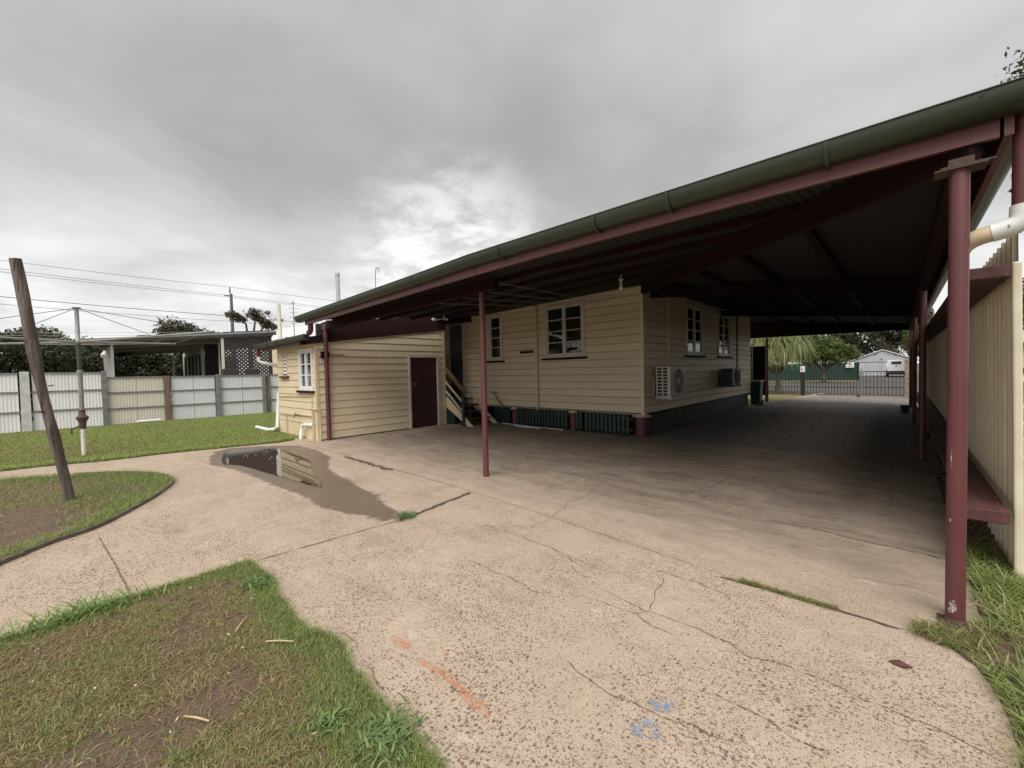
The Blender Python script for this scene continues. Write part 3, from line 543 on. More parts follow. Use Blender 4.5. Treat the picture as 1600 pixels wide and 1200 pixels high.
o_ = blades('coarse_grass_clump', Q, RNG.uniform(0.06, 0.15, n), RNG.uniform(0.006, 0.011, n), RNG.uniform(0.7, 1.5, n), pick(GREENS * np.array([0.9, 1.08, 1.0]), n), seg=4); tag(o_, 'coarse bright green grass clump on the path edge of the worn lawn', 'grass')
# curved edging strip round the bed
eb = MB(); path = smooth_poly([(-5.2, -0.8)] + BED[:9] + [(-9.9, -0.2), (-10.3, -0.9)], 4); path = path[:-8]
eb.sweep([(-0.010, 0.0), (-0.010, 0.036), (0.010, 0.040), (0.010, 0.0)], [(x, y, 0.002) for x, y in path], [tuple(Vector((-(path[min(i + 1, len(path) - 1)][1] - path[max(i - 1, 0)][1]), path[min(i + 1, len(path) - 1)][0] - path[max(i - 1, 0)][0])).normalized()) for i in range(len(path))])
solo('edging_strip', eb, KERB, 'thin dark curved edging strip round the patchy grass bed', 'edging')
# litter
def litter(name, P, size, pal, label, cat='leaves'):
    n = len(P); a = RNG.uniform(0, 2 * PI, n); l = size * RNG.uniform(0.5, 1.3, n); ww = l * RNG.uniform(0.12, 0.4, n); z = np.full(n, 0.006) + RNG.uniform(0, 0.02, n)
    d = np.stack([np.cos(a), np.sin(a), RNG.uniform(-0.2, 0.5, n)], 1); s = np.stack([-np.sin(a), np.cos(a), RNG.uniform(-0.4, 0.4, n)], 1); c = np.c_[P, z]
    V = np.stack([c - d * l[:, None] / 2, c + s * ww[:, None] / 2, c + d * l[:, None] / 2, c - s * ww[:, None] / 2], 1).reshape(-1, 3)
    V[:, 2] = np.maximum(V[:, 2], 0.003)
    F = (np.arange(n) * 4)[:, None] + np.array([[0, 1, 2, 3]])
    o = arrays(name, V, np.zeros((0, 3), int), F, np.repeat(pick(pal, n), 4, 0), LITTER, 'stuff'); tag(o, label, cat); return o
LP = np.array([(0.30, 0.22, 0.13), (0.20, 0.13, 0.08), (0.38, 0.30, 0.20), (0.13, 0.085, 0.06)])
Q = np.concatenate([scatter([(0.34, 3.7), (0.6, 3.7), (0.6, 14), (0.36, 14)], 900), scatter([(-0.9, 7.9), (0.36, 7.4), (0.36, 10.5), (-0.6, 9.6)], 330), scatter([(-3.4, 8.6), (0.3, 8.4), (0.3, 24), (-3.2, 24)], 55)])
litter('leaf_litter', Q, 0.055, LP, 'dry leaf litter drifted along the driveway edge and fence foot')
Q = scatter([(-3.9, 9.0), (0.3, 8.5), (0.6, 25), (-3.0, 25), (-3.9, 18)], 150); litter('gravel_stones', Q, 0.05, np.array([(0.07, 0.063, 0.058), (0.16, 0.145, 0.13), (0.30, 0.27, 0.245), (0.46, 0.42, 0.37)]), 'loose dark and pale stones over the gravel driveway', 'gravel')
Q = np.concatenate([scatter(NEAR, 110), scatter(BED, 150)]); litter('grass_clippings', Q, 0.026, np.array([(0.42, 0.33, 0.20), (0.30, 0.22, 0.13), (0.50, 0.43, 0.32), (0.10, 0.07, 0.05), (0.22, 0.15, 0.10)]), 'pale dry clippings strewn over the worn grass')
Q = np.concatenate([scatter([(-3.5, 2.2), (0.2, 2.2), (0.2, 8.4), (-3.9, 8.4)], 3.0), scatter([(-9.5, 3.6), (-4, 3.6), (-4, 8.4), (-9.5, 8.4)], 2.0)]); litter('slab_debris', Q, 0.028, LP, 'small dead leaves and twigs scattered on the concrete slab')
lf = MB(); lf.add([(0.01 - 0.05, 2.81, 0.006), (0.0, 2.84, 0.012), (0.055, 2.815, 0.008), (0.02, 2.78, 0.014), (-0.02, 2.785, 0.006)], [(0, 4, 3, 2, 1)]); solo('fallen_leaf', lf, LEAFD, 'single curled brown leaf lying on the concrete apron', 'leaf')
for a, b, lab in (((-2.62, 0.69), (-2.50, 0.80), 'thicker straw stalk lying on worn grass near the slab edge'), ((-2.86, 0.60), (-3.0, 0.70), 'long pale straw stalk in the middle of worn grass'), ((-2.2, 0.35), (-2.32, 0.28), 'short broken straw stalk on bare brown soil')):
    s_ = MB(); s_.tube([(a[0], a[1], 0.03), ((a[0] + b[0]) / 2, (a[1] + b[1]) / 2, 0.034), (b[0], b[1], 0.028)], [0.004, 0.005, 0.003], 6); solo('straw_stalk', s_, STRAW, lab, 'straw', 'straw stalks on the worn grass')
# sprayed paint marks
def paint_mat(name, c):
    m = bpy.data.materials.new(name); m.use_nodes = True; t = m.node_tree; b = t.nodes['Principled BSDF']; b.inputs['Base Color'].default_value = c + (1,); b.inputs['Roughness'].default_value = 0.7
    n = t.nodes.new('ShaderNodeTexNoise'); n.inputs['Scale'].default_value = 75; n.inputs['Detail'].default_value = 4; g = t.nodes.new('ShaderNodeNewGeometry'); t.links.new(g.outputs['Position'], n.inputs['Vector'])
    q = t.nodes.new('ShaderNodeMapRange'); q.inputs[1].default_value = 0.40; q.inputs[2].default_value = 0.66; q.inputs[4].default_value = 0.8; t.links.new(n.outputs[0], q.inputs[0]); t.links.new(q.outputs[0], b.inputs['Alpha']); return m
ORANGE = paint_mat('orange_spray_paint', (0.62, 0.25, 0.13)); BLUEP = paint_mat('blue_spray_paint', (0.17, 0.32, 0.52))
def blot(mb, cx, cy, rx, ry, ang, seed):
    r = random.Random(seed); n = 18; vv = []
    for i in range(n):
        a = 2 * PI * i / n; q = r.uniform(0.55, 1.15); x, y = rx * q * math.cos(a), ry * q * math.sin(a); vv.append((cx + x * math.cos(ang) - y * math.sin(ang), cy + x * math.sin(ang) + y * math.cos(ang), 0.0068 + 0.0001 * seed))
    mb.add(vv, [tuple(range(n))])
for lab, spots in (('faded orange paint blot nearest the worn lawn', [(-2.05, 1.22, 0.085, 0.04, 0.1)]), ('long faded orange paint streak across the concrete', [(-1.76, 1.22, 0.13, 0.026, 0.05), (-1.62, 1.23, 0.12, 0.028, 0.05), (-1.52, 1.22, 0.10, 0.02, 0.0), (-1.78, 1.31, 0.08, 0.006, -0.6)]), ('orange paint fleck cluster beyond the streak', [(-1.42, 1.21, 0.10, 0.032, 0.05), (-1.33, 1.2, 0.02, 0.012, 0)])):
    mb = MB()
    for k, (x, y, a, b, c) in enumerate(spots): blot(mb, x, y, a, b, c, k + 3)
    solo('paint_mark', mb, ORANGE, lab, 'paint mark', 'orange spray marks on the concrete')
for lab, spots in (('larger blue paint splash on the concrete apron', [(-0.78, 1.755, 0.065, 0.032, 0.3), (-0.755, 1.79, 0.035, 0.016, 1.2)]), ('broken blue paint splash closer to the camera', [(-0.78, 1.64, 0.05, 0.024, 0.2), (-0.735, 1.60, 0.026, 0.022, 0.5), (-0.805, 1.57, 0.026, 0.05, 0.4)]), ('tiny blue paint fleck far up the apron', [(-0.89, 2.81, 0.025, 0.012, 0.2)])):
    mb = MB()
    for k, (x, y, a, b, c) in enumerate(spots): blot(mb, x, y, a, b, c, k + 9)
    solo('paint_mark', mb, BLUEP, lab, 'paint mark', 'blue paint splashes on the concrete')

# ================================================================== HOUSE
house = thing('house', 'cream weatherboard house with white framed windows behind the maroon carport', 'house', (-8.3, 11, 0))
class Wall:
    """local frame: u along the wall, n outwards, z up"""
    def __init__(s, axis, at): s.ax = axis; s.at = at
    def p(s, u, n, z): return (u, s.at - n, z) if s.ax == 'y' else (s.at + n, u, z)
    def box(s, mb, u0, u1, n0, n1, z0, z1):
        a = s.p(u0, n0, z0); b = s.p(u1, n1, z1); return mb.box(a[0], b[0], a[1], b[1], a[2], b[2])
BACK = Wall('y', 8.73); SIDE = Wall('x', -4.2); AEND = Wall('y', 3.88); ASIDE = Wall('x', -9.92); RECL = Wall('x', -11.6)
def boards(wall, parent, u0, u1, z0, z1, pitch, holes, m, top=None, joints=(), seed=0, gap=0.013):
    r = random.Random(seed); k = int(math.ceil((z1 - z0) / pitch))
    for i in range(k):
        a = z0 + i * pitch; b = min(a + pitch, z1 + 0.02)
        cuts = [(u0, u1)]
        if top:
            lo = u0
            while lo < u1 and top(lo) < b: lo += 0.02
            if lo >= u1: continue
            cuts = [(lo, u1)]
        slips = []
        for h0, h1, hz0, hz1 in holes:
            if a < hz1 and b > hz0:
                nc = []
                for c0, c1 in cuts:
                    if h1 <= c0 or h0 >= c1: nc.append((c0, c1)); continue
                    if h0 > c0: nc.append((c0, h0))
                    if h1 < c1: nc.append((h1, c1))
                cuts = nc
                if b > hz1 + 0.008: slips.append((h0, h1, hz1, b))
                if a < hz0 - 0.008: slips.append((h0, h1, a, hz0))
        for j in joints:
            if (i + int(j * 7)) % 3 == 0:
                nc = []
                for c0, c1 in cuts:
                    nc += [(c0, j - 0.002), (j + 0.002, c1)] if c0 < j < c1 else [(c0, c1)]
                cuts = nc
        for c0, c1, a_, b_ in [(c0, c1, a, b) for c0, c1 in cuts] + slips:
            if c1 - c0 < 0.03: continue
            e = r.uniform(0, 0.003); g_ = min(gap + r.uniform(0, 0.004), (b_ - a_) * 0.4); prof = [(-0.055, a_ + g_), (0.022 + e, a_ + g_), (0.026 + e, a_ + g_ + 0.006), (0.012, b_), (-0.048, b_ + 0.001), (-0.048, b_ + 0.016), (-0.055, b_ + 0.016)]
            mb = MB(); m5 = len(prof); vv = [wall.p(c0, n_, z) for n_, z in prof] + [wall.p(c1, n_, z) for n_, z in prof]
            mb.add(vv, [tuple(range(m5)), tuple(range(m5, 2 * m5))[::-1]] + [(q, m5 + q, m5 + (q + 1) % m5, (q + 1) % m5) for q in range(m5)])
            part('weatherboard', mb, m if m is not CREAM else CREAMS[r.choice((0, 0, 1, 2))], parent)
def window(wall, parent, u0, u1, z0, z1, cols, rows, m, sill, inner=DARKIN, sillov=0.1, hood=False):
    f = MB(); c = 0.055
    wall.box(f, u0, u0 + c, -0.03, 0.045, z0, z1); wall.box(f, u1 - c, u1, -0.03, 0.045, z0, z1); wall.box(f, u0 + c, u1 - c, -0.03, 0.043, z1 - c, z1); wall.box(f, u0 + c, u1 - c, -0.03, 0.043, z0, z0 + 0.03)
    w_ = part('window', f, m, parent)
    wi = (u1 - u0 - 2 * c) / cols
    for k in range(cols):
        a, b = u0 + c + k * wi + 0.004, u0 + c + (k + 1) * wi - 0.004; s_ = MB(); q = 0.048; zb, zt = z0 + 0.034, z1 - c - 0.004
        wall.box(s_, a, a + q, -0.015, 0.03, zb, zt); wall.box(s_, b - q, b, -0.015, 0.03, zb, zt); wall.box(s_, a + q, b - q, -0.015, 0.028, zt - q, zt); wall.box(s_, a + q, b - q, -0.015, 0.028, zb, zb + q * 1.5)
        hgt = (zt - q - zb - q * 1.5) / rows
        for i in range(1, rows): wall.box(s_, a + q, b - q, -0.012, 0.026, zb + q * 1.5 + i * hgt - 0.011, zb + q * 1.5 + i * hgt + 0.011)
        part('sash', s_, m, w_)
        for i in range(rows):
            p_ = MB(); za, zc_ = zb + q * 1.5 + i * hgt + (0.011 if i else 0), zb + q * 1.5 + (i + 1) * hgt - (0.011 if i < rows - 1 else 0)
            wall.box(p_, a + q, b - q, 0.004, 0.008, za, zc_); part('pane', p_, GLASS, w_)
    if inner is not None:
        b_ = MB(); wall.box(b_, u0 + c, u1 - c, -0.055, -0.045, z0 + 0.03, z1 - c); part('pane_backing', b_, inner, w_)  # default near-black sheet paints the unlit room; the grey one is a blind
    s_ = MB(); wall.box(s_, u0 - sillov, u1 + sillov * 0.7, 0.0, 0.085, z0 - 0.055, z0 - 0.002); part('sill', s_, sill, w_, bevel=0.006)
    return w_
# shell behind the boards
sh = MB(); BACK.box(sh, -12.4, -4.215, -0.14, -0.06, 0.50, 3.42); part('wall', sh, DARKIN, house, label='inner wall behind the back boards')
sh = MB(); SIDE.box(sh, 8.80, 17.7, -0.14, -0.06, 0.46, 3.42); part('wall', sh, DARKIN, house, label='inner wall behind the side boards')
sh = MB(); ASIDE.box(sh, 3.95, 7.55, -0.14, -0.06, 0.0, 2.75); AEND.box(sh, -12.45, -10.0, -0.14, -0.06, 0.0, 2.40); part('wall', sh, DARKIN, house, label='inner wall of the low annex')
sh = MB(); sh.box(-12.50, -12.42, 4.0, 8.6, 0, 2.5); sh.box(-12.4, -9.99, 7.50, 7.57, 0.0, 2.95); part('wall', sh, CREAM, house, label='hidden annex end and stair side walls')
sh = MB(); sh.box(-12.40, -4.30, 17.60, 17.70, 0.4, 3.4); sh.box(-12.48, -12.40, 8.6, 17.7, 0.4, 3.4); sh.box(-12.3, -4.4, 8.9, 17.5, 0.46, 0.52); part('wall', sh, CREAM, house, label='front and far walls of the house')
# back wall
W1 = (-9.14, -8.55, 1.86, 3.235); W2 = (-6.95, -5.70, 1.86, 3.245); DR = (-11.12, -10.30, 0.72, 3.24)
boards(BACK, house, -12.4, -4.235, 0.51, 3.36, 0.178, [W1, W2, DR], CREAM, joints=(-7.9, -6.3), seed=1)
window(BACK, house, *W1, 1, 4, TRIM, MAROOND); window(BACK, house, *W2, 2, 4, TRIM, MAROOND)
S1 = (11.26, 12.50, 1.86, 3.24); S2 = (13.88, 15.12, 1.86, 3.24)
boards(SIDE, house, 8.765, 17.74, 0.50, 3.38, 0.178, [S1, S2], CREAM, joints=(13.2, 15.95), seed=2)
window(SIDE, house, *S1, 2, 4, TRIM, MAROOND); window(SIDE, house, *S2, 2, 4, TRIM, MAROOND)
cb = MB(); cb.box(-4.24, -4.165, 8.695, 8.770, 0.50, 3.36); part('corner_board', cb, CREAM, house)
cb = MB(); SIDE.box(cb, 10.04, 10.14, 0.012, 0.036, 1.62, 3.30); part('cover_strip', cb, CREAM, house); cb = MB(); SIDE.box(cb, 15.90, 16.0, 0.012, 0.036, 1.40, 3.30); part('cover_strip', cb, MAROOND, house)
# back door with security screen
d = MB(); BACK.box(d, DR[0], DR[0] + 0.08, -0.04, 0.045, DR[2], DR[3]); BACK.box(d, DR[1] - 0.08, DR[1], -0.04, 0.045, DR[2], DR[3]); BACK.box(d, DR[0] + 0.08, DR[1] - 0.08, -0.04, 0.043, DR[3] - 0.09, DR[3])
door = part('door_frame', d, TRIM, house); q = MB(); BACK.box(q, DR[0] + 0.08, DR[1] - 0.08, -0.02, 0.0, DR[2] + 0.02, DR[3] - 0.09); part('screen', q, MESHD, door)
lat = MB(); ua, ub, za, zb = DR[0] + 0.09, DR[1] - 0.09, DR[2] + 0.05, DR[3] - 0.12
def clip_diag(mb, wall, ua, ub, za, zb, sp, n0, n1, t, slope):
    c = za - (ub - ua) * abs(slope)
    while c < zb + (ub - ua) * abs(slope):
        pts = []
        for u in np.linspace(ua, ub, 41):
            z = c + slope * (u - (ua if slope > 0 else ub)) if slope > 0 else c + slope * (u - ub)
            if za <= z <= zb: pts.append((u, z))
        if len(pts) > 1: mb.bar(wall.p(pts[0][0], (n0 + n1) / 2, pts[0][1]), wall.p(pts[-1][0], (n0 + n1) / 2, pts[-1][1]), t, n1 - n0, (0, -1, 0) if wall.ax == 'y' else (1, 0, 0))
        c += sp
clip_diag(lat, BACK, ua, ub, za, zb, 0.09, 0.006, 0.011, 0.007, 1.3); clip_diag(lat, BACK, ua, ub, za, zb, 0.09, 0.012, 0.017, 0.007, -1.3); part('grille', lat, GALV, door)
hd = MB(); BACK.box(hd, DR[1] - 0.13, DR[1] - 0.085, 0.018, 0.05, 1.72, 1.95); part('handle', hd, BLACK, door)
# low annex: gable-less lean-to with its own door
ALO = (-12.08, -11.74, 1.56, 2.17); ACA = (-10.90, -10.05, 1.18, 2.19); ADR = (6.34, 7.38, 0.0, 2.04)
boards(AEND, house, -12.5, -9.955, 0.36, 2.36, 0.178, [ALO, ACA], CREAMW, joints=(-11.1,), seed=3, gap=0.006)
pl = MB(); pl.box(-12.5, -9.96, 3.858, 3.92, 0.0, 0.355); part('plinth', pl, CREAMW, house)
boards(ASIDE, house, 3.91, 7.57, 0.02, 2.86, 0.178, [ADR], CREAM, top=lambda u: 2.36 + (u - 4.19) * 0.134 + 0.13, joints=(5.4,), seed=4, gap=0.006)
cb = MB(); cb.box(-9.96, -9.888, 3.848, 3.920, 0.0, 2.36); part('corner_board', cb, CREAMW, house); cb = MB(); cb.box(-9.97, -9.892, 7.535, 7.61, 0.0, 2.95); part('corner_board', cb, CREAM, house)
window(AEND, house, *ACA, 2, 3, WHITE, MAROOND, CURT)
lw = MB(); AEND.box(lw, ALO[0], ALO[0] + 0.04, -0.03, 0.04, ALO[2], ALO[3]); AEND.box(lw, ALO[1] - 0.04, ALO[1], -0.03, 0.04, ALO[2], ALO[3]); AEND.box(lw, ALO[0] + 0.04, ALO[1] - 0.04, -0.03, 0.038, ALO[3] - 0.03, ALO[3]); lv = part('window', lw, CREAMW, house, label='small louvre window')
for i in range(6):
    z = ALO[2] + 0.04 + i * 0.092; b_ = MB(); b_.add([AEND.p(ALO[0] + 0.04, -0.02, z + 0.085), AEND.p(ALO[1] - 0.04, -0.02, z + 0.085), AEND.p(ALO[1] - 0.04, 0.03, z), AEND.p(ALO[0] + 0.04, 0.03, z),
        AEND.p(ALO[0] + 0.04, -0.015, z + 0.090), AEND.p(ALO[1] - 0.04, -0.015, z + 0.090), AEND.p(ALO[1] - 0.04, 0.035, z + 0.005), AEND.p(ALO[0] + 0.04, 0.035, z + 0.005)], [(0, 1, 2, 3), (7, 6, 5, 4), (0, 4, 5, 1), (2, 6, 7, 3), (1, 5, 6, 2), (3, 7, 4, 0)])
    part('louvre', b_, PVC, lv)
s_ = MB(); AEND.box(s_, ALO[0] - 0.12, ALO[1] + 0.12, 0.0, 0.09, ALO[2] - 0.075, ALO[2] - 0.015); part('sill', s_, MAROONW, lv, bevel=0.006)
d = MB(); ASIDE.box(d, ADR[0] - 0.0, ADR[0] + 0.06, -0.05, 0.045, 0, ADR[3]); ASIDE.box(d, ADR[1] - 0.07, ADR[1], -0.05, 0.045, 0, ADR[3]); ASIDE.box(d, ADR[0] + 0.06, ADR[1] - 0.07, -0.05, 0.043, ADR[3] - 0.055, ADR[3])
ad = part('door_frame', d, TRIM, house, label='pale frame of the maroon annex door'); q = MB(); ASIDE.box(q, ADR[0] + 0.06, ADR[1] - 0.07, -0.045, -0.01, 0.03, ADR[3] - 0.055); part('door', q, DOORM, ad)
hb = MB(); hb.tube([ASIDE.p(ADR[0] + 0.07, 0.005, 1.27), ASIDE.p(ADR[0] + 0.07, 0.05, 1.27), ASIDE.p(ADR[0] + 0.26, 0.05, 1.27), ASIDE.p(ADR[0] + 0.26, 0.05, 1.21), ASIDE.p(ADR[0] + 0.09, 0.05, 1.21)], 0.009, 6); part('handle', hb, CHROME, ad)
bx = MB(); ASIDE.box(bx, 3.98, 4.16, 0.025, 0.10, 1.94, 2.10); ASIDE.box(bx, 4.16, 4.55, 0.03, 0.045, 2.015, 2.03); part('switch_box', bx, MAROOND, house, bevel=0.004)
fx = MB(); ASIDE.box(fx, 7.3, 7.5, 0.03, 0.06, 1.05, 1.15)
# annex roof, fascia, gutter, barge
ar = MB()
def annex_z(y): return 2.40 + (y - 3.55) * 0.134
for i in range(42):
    x0 = -12.95 + i * 0.0745
    ar.v.append((x0, 3.50, annex_z(3.50) + (0.016 if i % 2 else 0))); ar.v.append((x0, 8.60, annex_z(8.60) + (0.016 if i % 2 else 0)))
ar.f += [(2 * i, 2 * i + 2, 2 * i + 3, 2 * i + 1) for i in range(41)]; part('annex_roof', ar, ZINC, house, smooth=True)
fb = MB(); fb.box(-12.9, -9.86, 3.60, 3.63, 2.24, 2.40); part('fascia', fb, MAROON, house); sf = MB(); sf.box(-12.8, -9.9, 3.64, 3.85, 2.30, 2.315); part('soffit', sf, CREAM, house)
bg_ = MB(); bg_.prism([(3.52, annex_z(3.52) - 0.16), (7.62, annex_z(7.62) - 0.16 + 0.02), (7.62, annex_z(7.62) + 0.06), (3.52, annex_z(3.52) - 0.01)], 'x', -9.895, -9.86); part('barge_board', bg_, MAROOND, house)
GP = [(0.0, 0.118), (0.0, 0.0), (0.085, 0.0), (0.118, 0.035), (0.126, 0.075), (0.126, 0.118), (0.112, 0.124), (0.112, 0.110), (0.118, 0.104), (0.116, 0.080), (0.108, 0.042), (0.08, 0.010), (0.008, 0.010), (0.008, 0.118)]
gt = MB(); gt.sweep(GP, [(-13.15, 3.598, 2.30), (-11.5, 3.598, 2.32), (-9.5, 3.598, 2.335)], (0, -1)); gt.add([(-13.15, 3.598 - a, 2.30 + b) for a, b in GP[:6]], [tuple(range(6))]); gt.add([(-9.5, 3.598 - a, 2.335 + b) for a, b in GP[:6]], [tuple(range(6))[::-1]])
part('gutter', gt, GUTTER, house, smooth=True)
for x in (-12.7, -12.0, -11.3, -10.6):
    st = MB(); st.box(x - 0.006, x + 0.008, 3.468, 3.60, 2.31 + (x + 13.15) * 0.0096, 2.44 + (x + 13.15) * 0.0096); part('gutter_strap', st, GUTTER, house)
pp = MB(); pp.box(-13.05, -12.95, 3.50, 3.59, 2.10, 2.31); part('gutter_outlet', pp, MAROON, house)
pp = MB(); pp.tube([(-13.0, 3.545, 2.12), (-13.0, 3.545, 1.98), (-12.97, 3.6, 1.94), (-12.86, 3.90, 1.86), (-12.82, 4.08, 1.80)], 0.048, 12); part('downpipe', pp, PVC, house, smooth=True)
pp = MB(); pp.tube([(-12.46, 4.12, 1.47), (-12.70, 4.12, 1.47), (-12.84, 4.12, 1.50), (-12.90, 4.12, 1.60), (-13.0, 4.12, 2.4), (-13.06, 4.12, 3.62)], [0.05, 0.05, 0.058, 0.052, 0.052, 0.052], 12); part('vent_pipe', pp, mat('off_white_pipe', (0.66, 0.63, 0.54), (0.55, 0.52, 0.44), 5, 0.5, 0.08, 40), house, smooth=True)
pp = MB(); pp.tube([(-12.46, 3.95, 1.10), (-12.60, 3.93, 1.12), (-12.66, 3.92, 1.08), (-12.50, 3.80, 0.24), (-12.47, 3.79, 0.16), (-12.55, 3.76, 0.09), (-12.95, 3.70, 0.045), (-13.9, 3.66, 0.06)], [0.045, 0.048, 0.052, 0.045, 0.05, 0.052, 0.05, 0.045], 12); part('waste_pipe', pp, PVC, house, smooth=True)
pp = MB(); pp.tube([(-10.18, 3.86, 0.37), (-10.25, 3.80, 0.37), (-10.50, 3.78, 0.36), (-10.60, 3.77, 0.33), (-10.63, 3.76, 0.24), (-10.60, 3.74, 0.16), (-10.60, 3.72, 0.0)], [0.05, 0.036, 0.036, 0.04, 0.036, 0.036, 0.042], 12); part('drain_pipe', pp, PVC, house, smooth=True)
gp = MB(); gp.box(-11.1, -10.62, 3.60, 3.82, 0.004, 0.022); part('drain_grate', gp, PVC, house, bevel=0.004)
for i in range(7):
    g_ = MB(); g_.box(-11.06 + i * 0.062, -11.03 + i * 0.062, 3.63, 3.79, 0.0221, 0.024); part('slot', g_, BLACK, house)
pp = MB(); pp.tube([(-12.45, 3.835, 1.0), (-10.16, 3.835, 1.05), (-10.14, 3.835, 1.0), (-10.14, 3.835, 0.0)], 0.011, 6); pp.tube([(-12.45, 3.83, 0.52), (-10.9, 3.83, 0.57), (-10.15, 3.83, 0.58)], 0.014, 6); pp.tube([(-11.85, 3.83, 0.54), (-11.85, 3.83, 0.05)], 0.011, 6); pp.tube([(-10.2, 3.82, 0.75), (-9.83, 3.82, 0.75), (-9.83, 3.9, 0.75), (-9.83, 3.9, 0.0)], 0.014, 6); pp.tube([(-10.03, 3.82, 0.0), (-10.03, 3.82, 0.73)], 0.018, 6)
part('water_pipe', pp, CPIPE, house, smooth=True)
tp = MB(); tp.tube([(-10.95, 3.83, 0.57), (-10.95, 3.73, 0.57), (-10.95, 3.70, 0.51)], 0.014, 8); tp.tube([(-10.95, 3.75, 0.57), (-10.95, 3.75, 0.62)], 0.009, 6); tp.tube([(-11.0, 3.75, 0.62), (-10.9, 3.75, 0.62)], 0.008, 6); part('tap', tp, RUST, house, smooth=True)
# downpipe and old bracket mark on the back wall
pp = MB(); pp.tube([(-7.30, 8.72, 3.30), (-7.22, 8.66, 3.24), (-7.22, 8.655, 3.1), (-7.22, 8.655, 0.56), (-7.20, 8.60, 0.48)], [0.03, 0.032, 0.03, 0.03, 0.036], 10); part('downpipe', pp, CREAM, house, smooth=True)
for z in (1.0, 1.9, 2.8):
    cl = MB(); cl.box(-7.265, -7.175, 8.617, 8.705, z, z + 0.025); part('pipe_clip', cl, TRIM, house)
hk = MB(); BACK.box(hk, -7.86, -7.36, 0.026, 0.040, 2.03, 2.09); part('patch', hk, MAROOND, house)
for i in range(6):
    q = MB(); BACK.box(q, -7.93 + i * 0.1, -7.91 + i * 0.1, 0.024, 0.034, 2.14 - 0.004 * i, 2.165 - 0.004 * i); part('screw', q, BLACK, house)
# stumps with ant caps and slat skirting
def stump(x, y, r_):
    mb = MB(); mb.lathe((x, y, 0), [(r_, -0.02), (r_, 0.43)], 16); o = part('stump', mb, MAROON, house, smooth=True)
    c = MB(); c.lathe((x, y, 0.43), [(r_ * 0.9, 0.0), (r_ * 1.45, 0.012), (r_ * 1.5, 0.028), (r_ * 1.0, 0.050), (r_ * 0.95, 0.07)], 18); part('ant_cap', c, CREAM, o, smooth=True)
for x, y, r_ in ((-4.27, 8.80, 0.15), (-6.12, 8.78, 0.10), (-8.19, 8.80, 0.10), (-10.2, 8.80, 0.10), (-4.37, 10.95, 0.09), (-4.37, 13.0, 0.09), (-4.37, 15.0, 0.09), (-4.37, 17.3, 0.09)): stump(x, y, r_)
slat = MB(); slat.box(-0.036, 0.036, -0.009, 0.009, 0.0, 0.445); slat_me = slat.mesh('slat'); slat_me.materials.append(DGREEN)
slat2 = MB(); slat2.box(-0.009, 0.009, -0.036, 0.036, 0.0, 0.445); slat2_me = slat2.mesh('slat'); slat2_me.materials.append(DGREEN)
for a, b in ((-8.98, -8.32), (-8.06, -6.25), (-5.76, -4.46)):
    x = a + 0.04; i = 0
    while x < b - 0.03:
        part('slat', slat_me, None, house, loc=(x, 8.735 + random.uniform(-0.004, 0.004), 0.03 + random.uniform(-0.012, 0.008))); x += 0.112 + random.uniform(-0.006, 0.006); i += 1
    rb = MB(); rb.box(a, b, 8.748, 8.772, 0.10, 0.15); rb.box(a, b, 8.748, 8.772, 0.34, 0.39); part('skirting_rail', rb, DGREEN, house)
for x in (-9.9, -9.8, -9.7, -9.6, -5.98, -5.88): part('slat', slat_me, None, house, loc=(x, 7.64 if x < -9 else 8.74, 0.03))
y = 9.0
while y < 17.6:
    part('slat', slat2_me, None, house, loc=(-4.235 + random.uniform(-0.004, 0.004), y, 0.02 + random.uniform(-0.012, 0.01))); y += 0.108 + random.uniform(-0.005, 0.005)
rb = MB(); rb.box(-4.272, -4.25, 8.98, 17.6, 0.10, 0.15); rb.box(-4.272, -4.25, 8.98, 17.6, 0.36, 0.41); part('skirting_rail', rb, DGREEN, house)
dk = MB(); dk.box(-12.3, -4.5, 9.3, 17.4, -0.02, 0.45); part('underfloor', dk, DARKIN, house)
# main hip roof (behind and above the carport)
mr = MB(); ex0, ex1, ey0, ey1, ze, zr = -12.9, -4.15, 8.5, 18.0, 3.46, 5.1
mr.add([(ex0, ey0, ze), (ex1, ey0, ze), (ex1, ey1, ze), (ex0, ey1, ze), (-8.5, 12.6, zr), (-8.5, 13.9, zr)], [(0, 1, 4), (1, 2, 5, 4), (2, 3, 5), (3, 0, 4, 5), (3, 2, 1, 0)]); part('roof', mr, ZINC, house)

# ================================================================== CARPORT
cp = thing('carport', 'maroon timber carport with green gutter and dark corrugated roof over the driveway', 'carport', (-2, 10, 0))
def eave_z(x):
    xs = [-9.54, -5.05, -3.8, 0.6]; zs = [2.816, 2.915, 2.952, 2.944]
    return float(np.interp(x, xs, zs))
def roof_z_front(x, y): return eave_z(x) - 0.07 + (y - 3.4) * 0.10
def roof_z_side(x): return 2.874 + (0.47 - x) * 0.1133
def hip_y(x): return 3.4 + (0.47 - x) * 1.133
def corr(i): return 0.0085 * math.cos(i * PI / 3)
# front slope sheets: ridges run up the slope (along Y)
x = -9.52
while x < 0.44:
    x1 = min(x + 0.762, 0.45); k = max(3, int(round((x1 - x) / 0.0127))); mb = MB()
    for i in range(k + 1):
        xx = x + (x1 - x) * i / k; y1 = min(8.85 if xx > -9.0 else 8.85, hip_y(xx)); y1 = max(y1, 3.45); z_ = corr(i)
        mb.v += [(xx, 3.36, roof_z_front(xx, 3.36) + z_), (xx, y1, roof_z_front(xx, y1) + z_)]
    mb.f += [(2 * i, 2 * i + 2, 2 * i + 3, 2 * i + 1) for i in range(k)]; part('roof_sheet', mb, ROOFU, cp, smooth=True); x = x1 - 0.0005
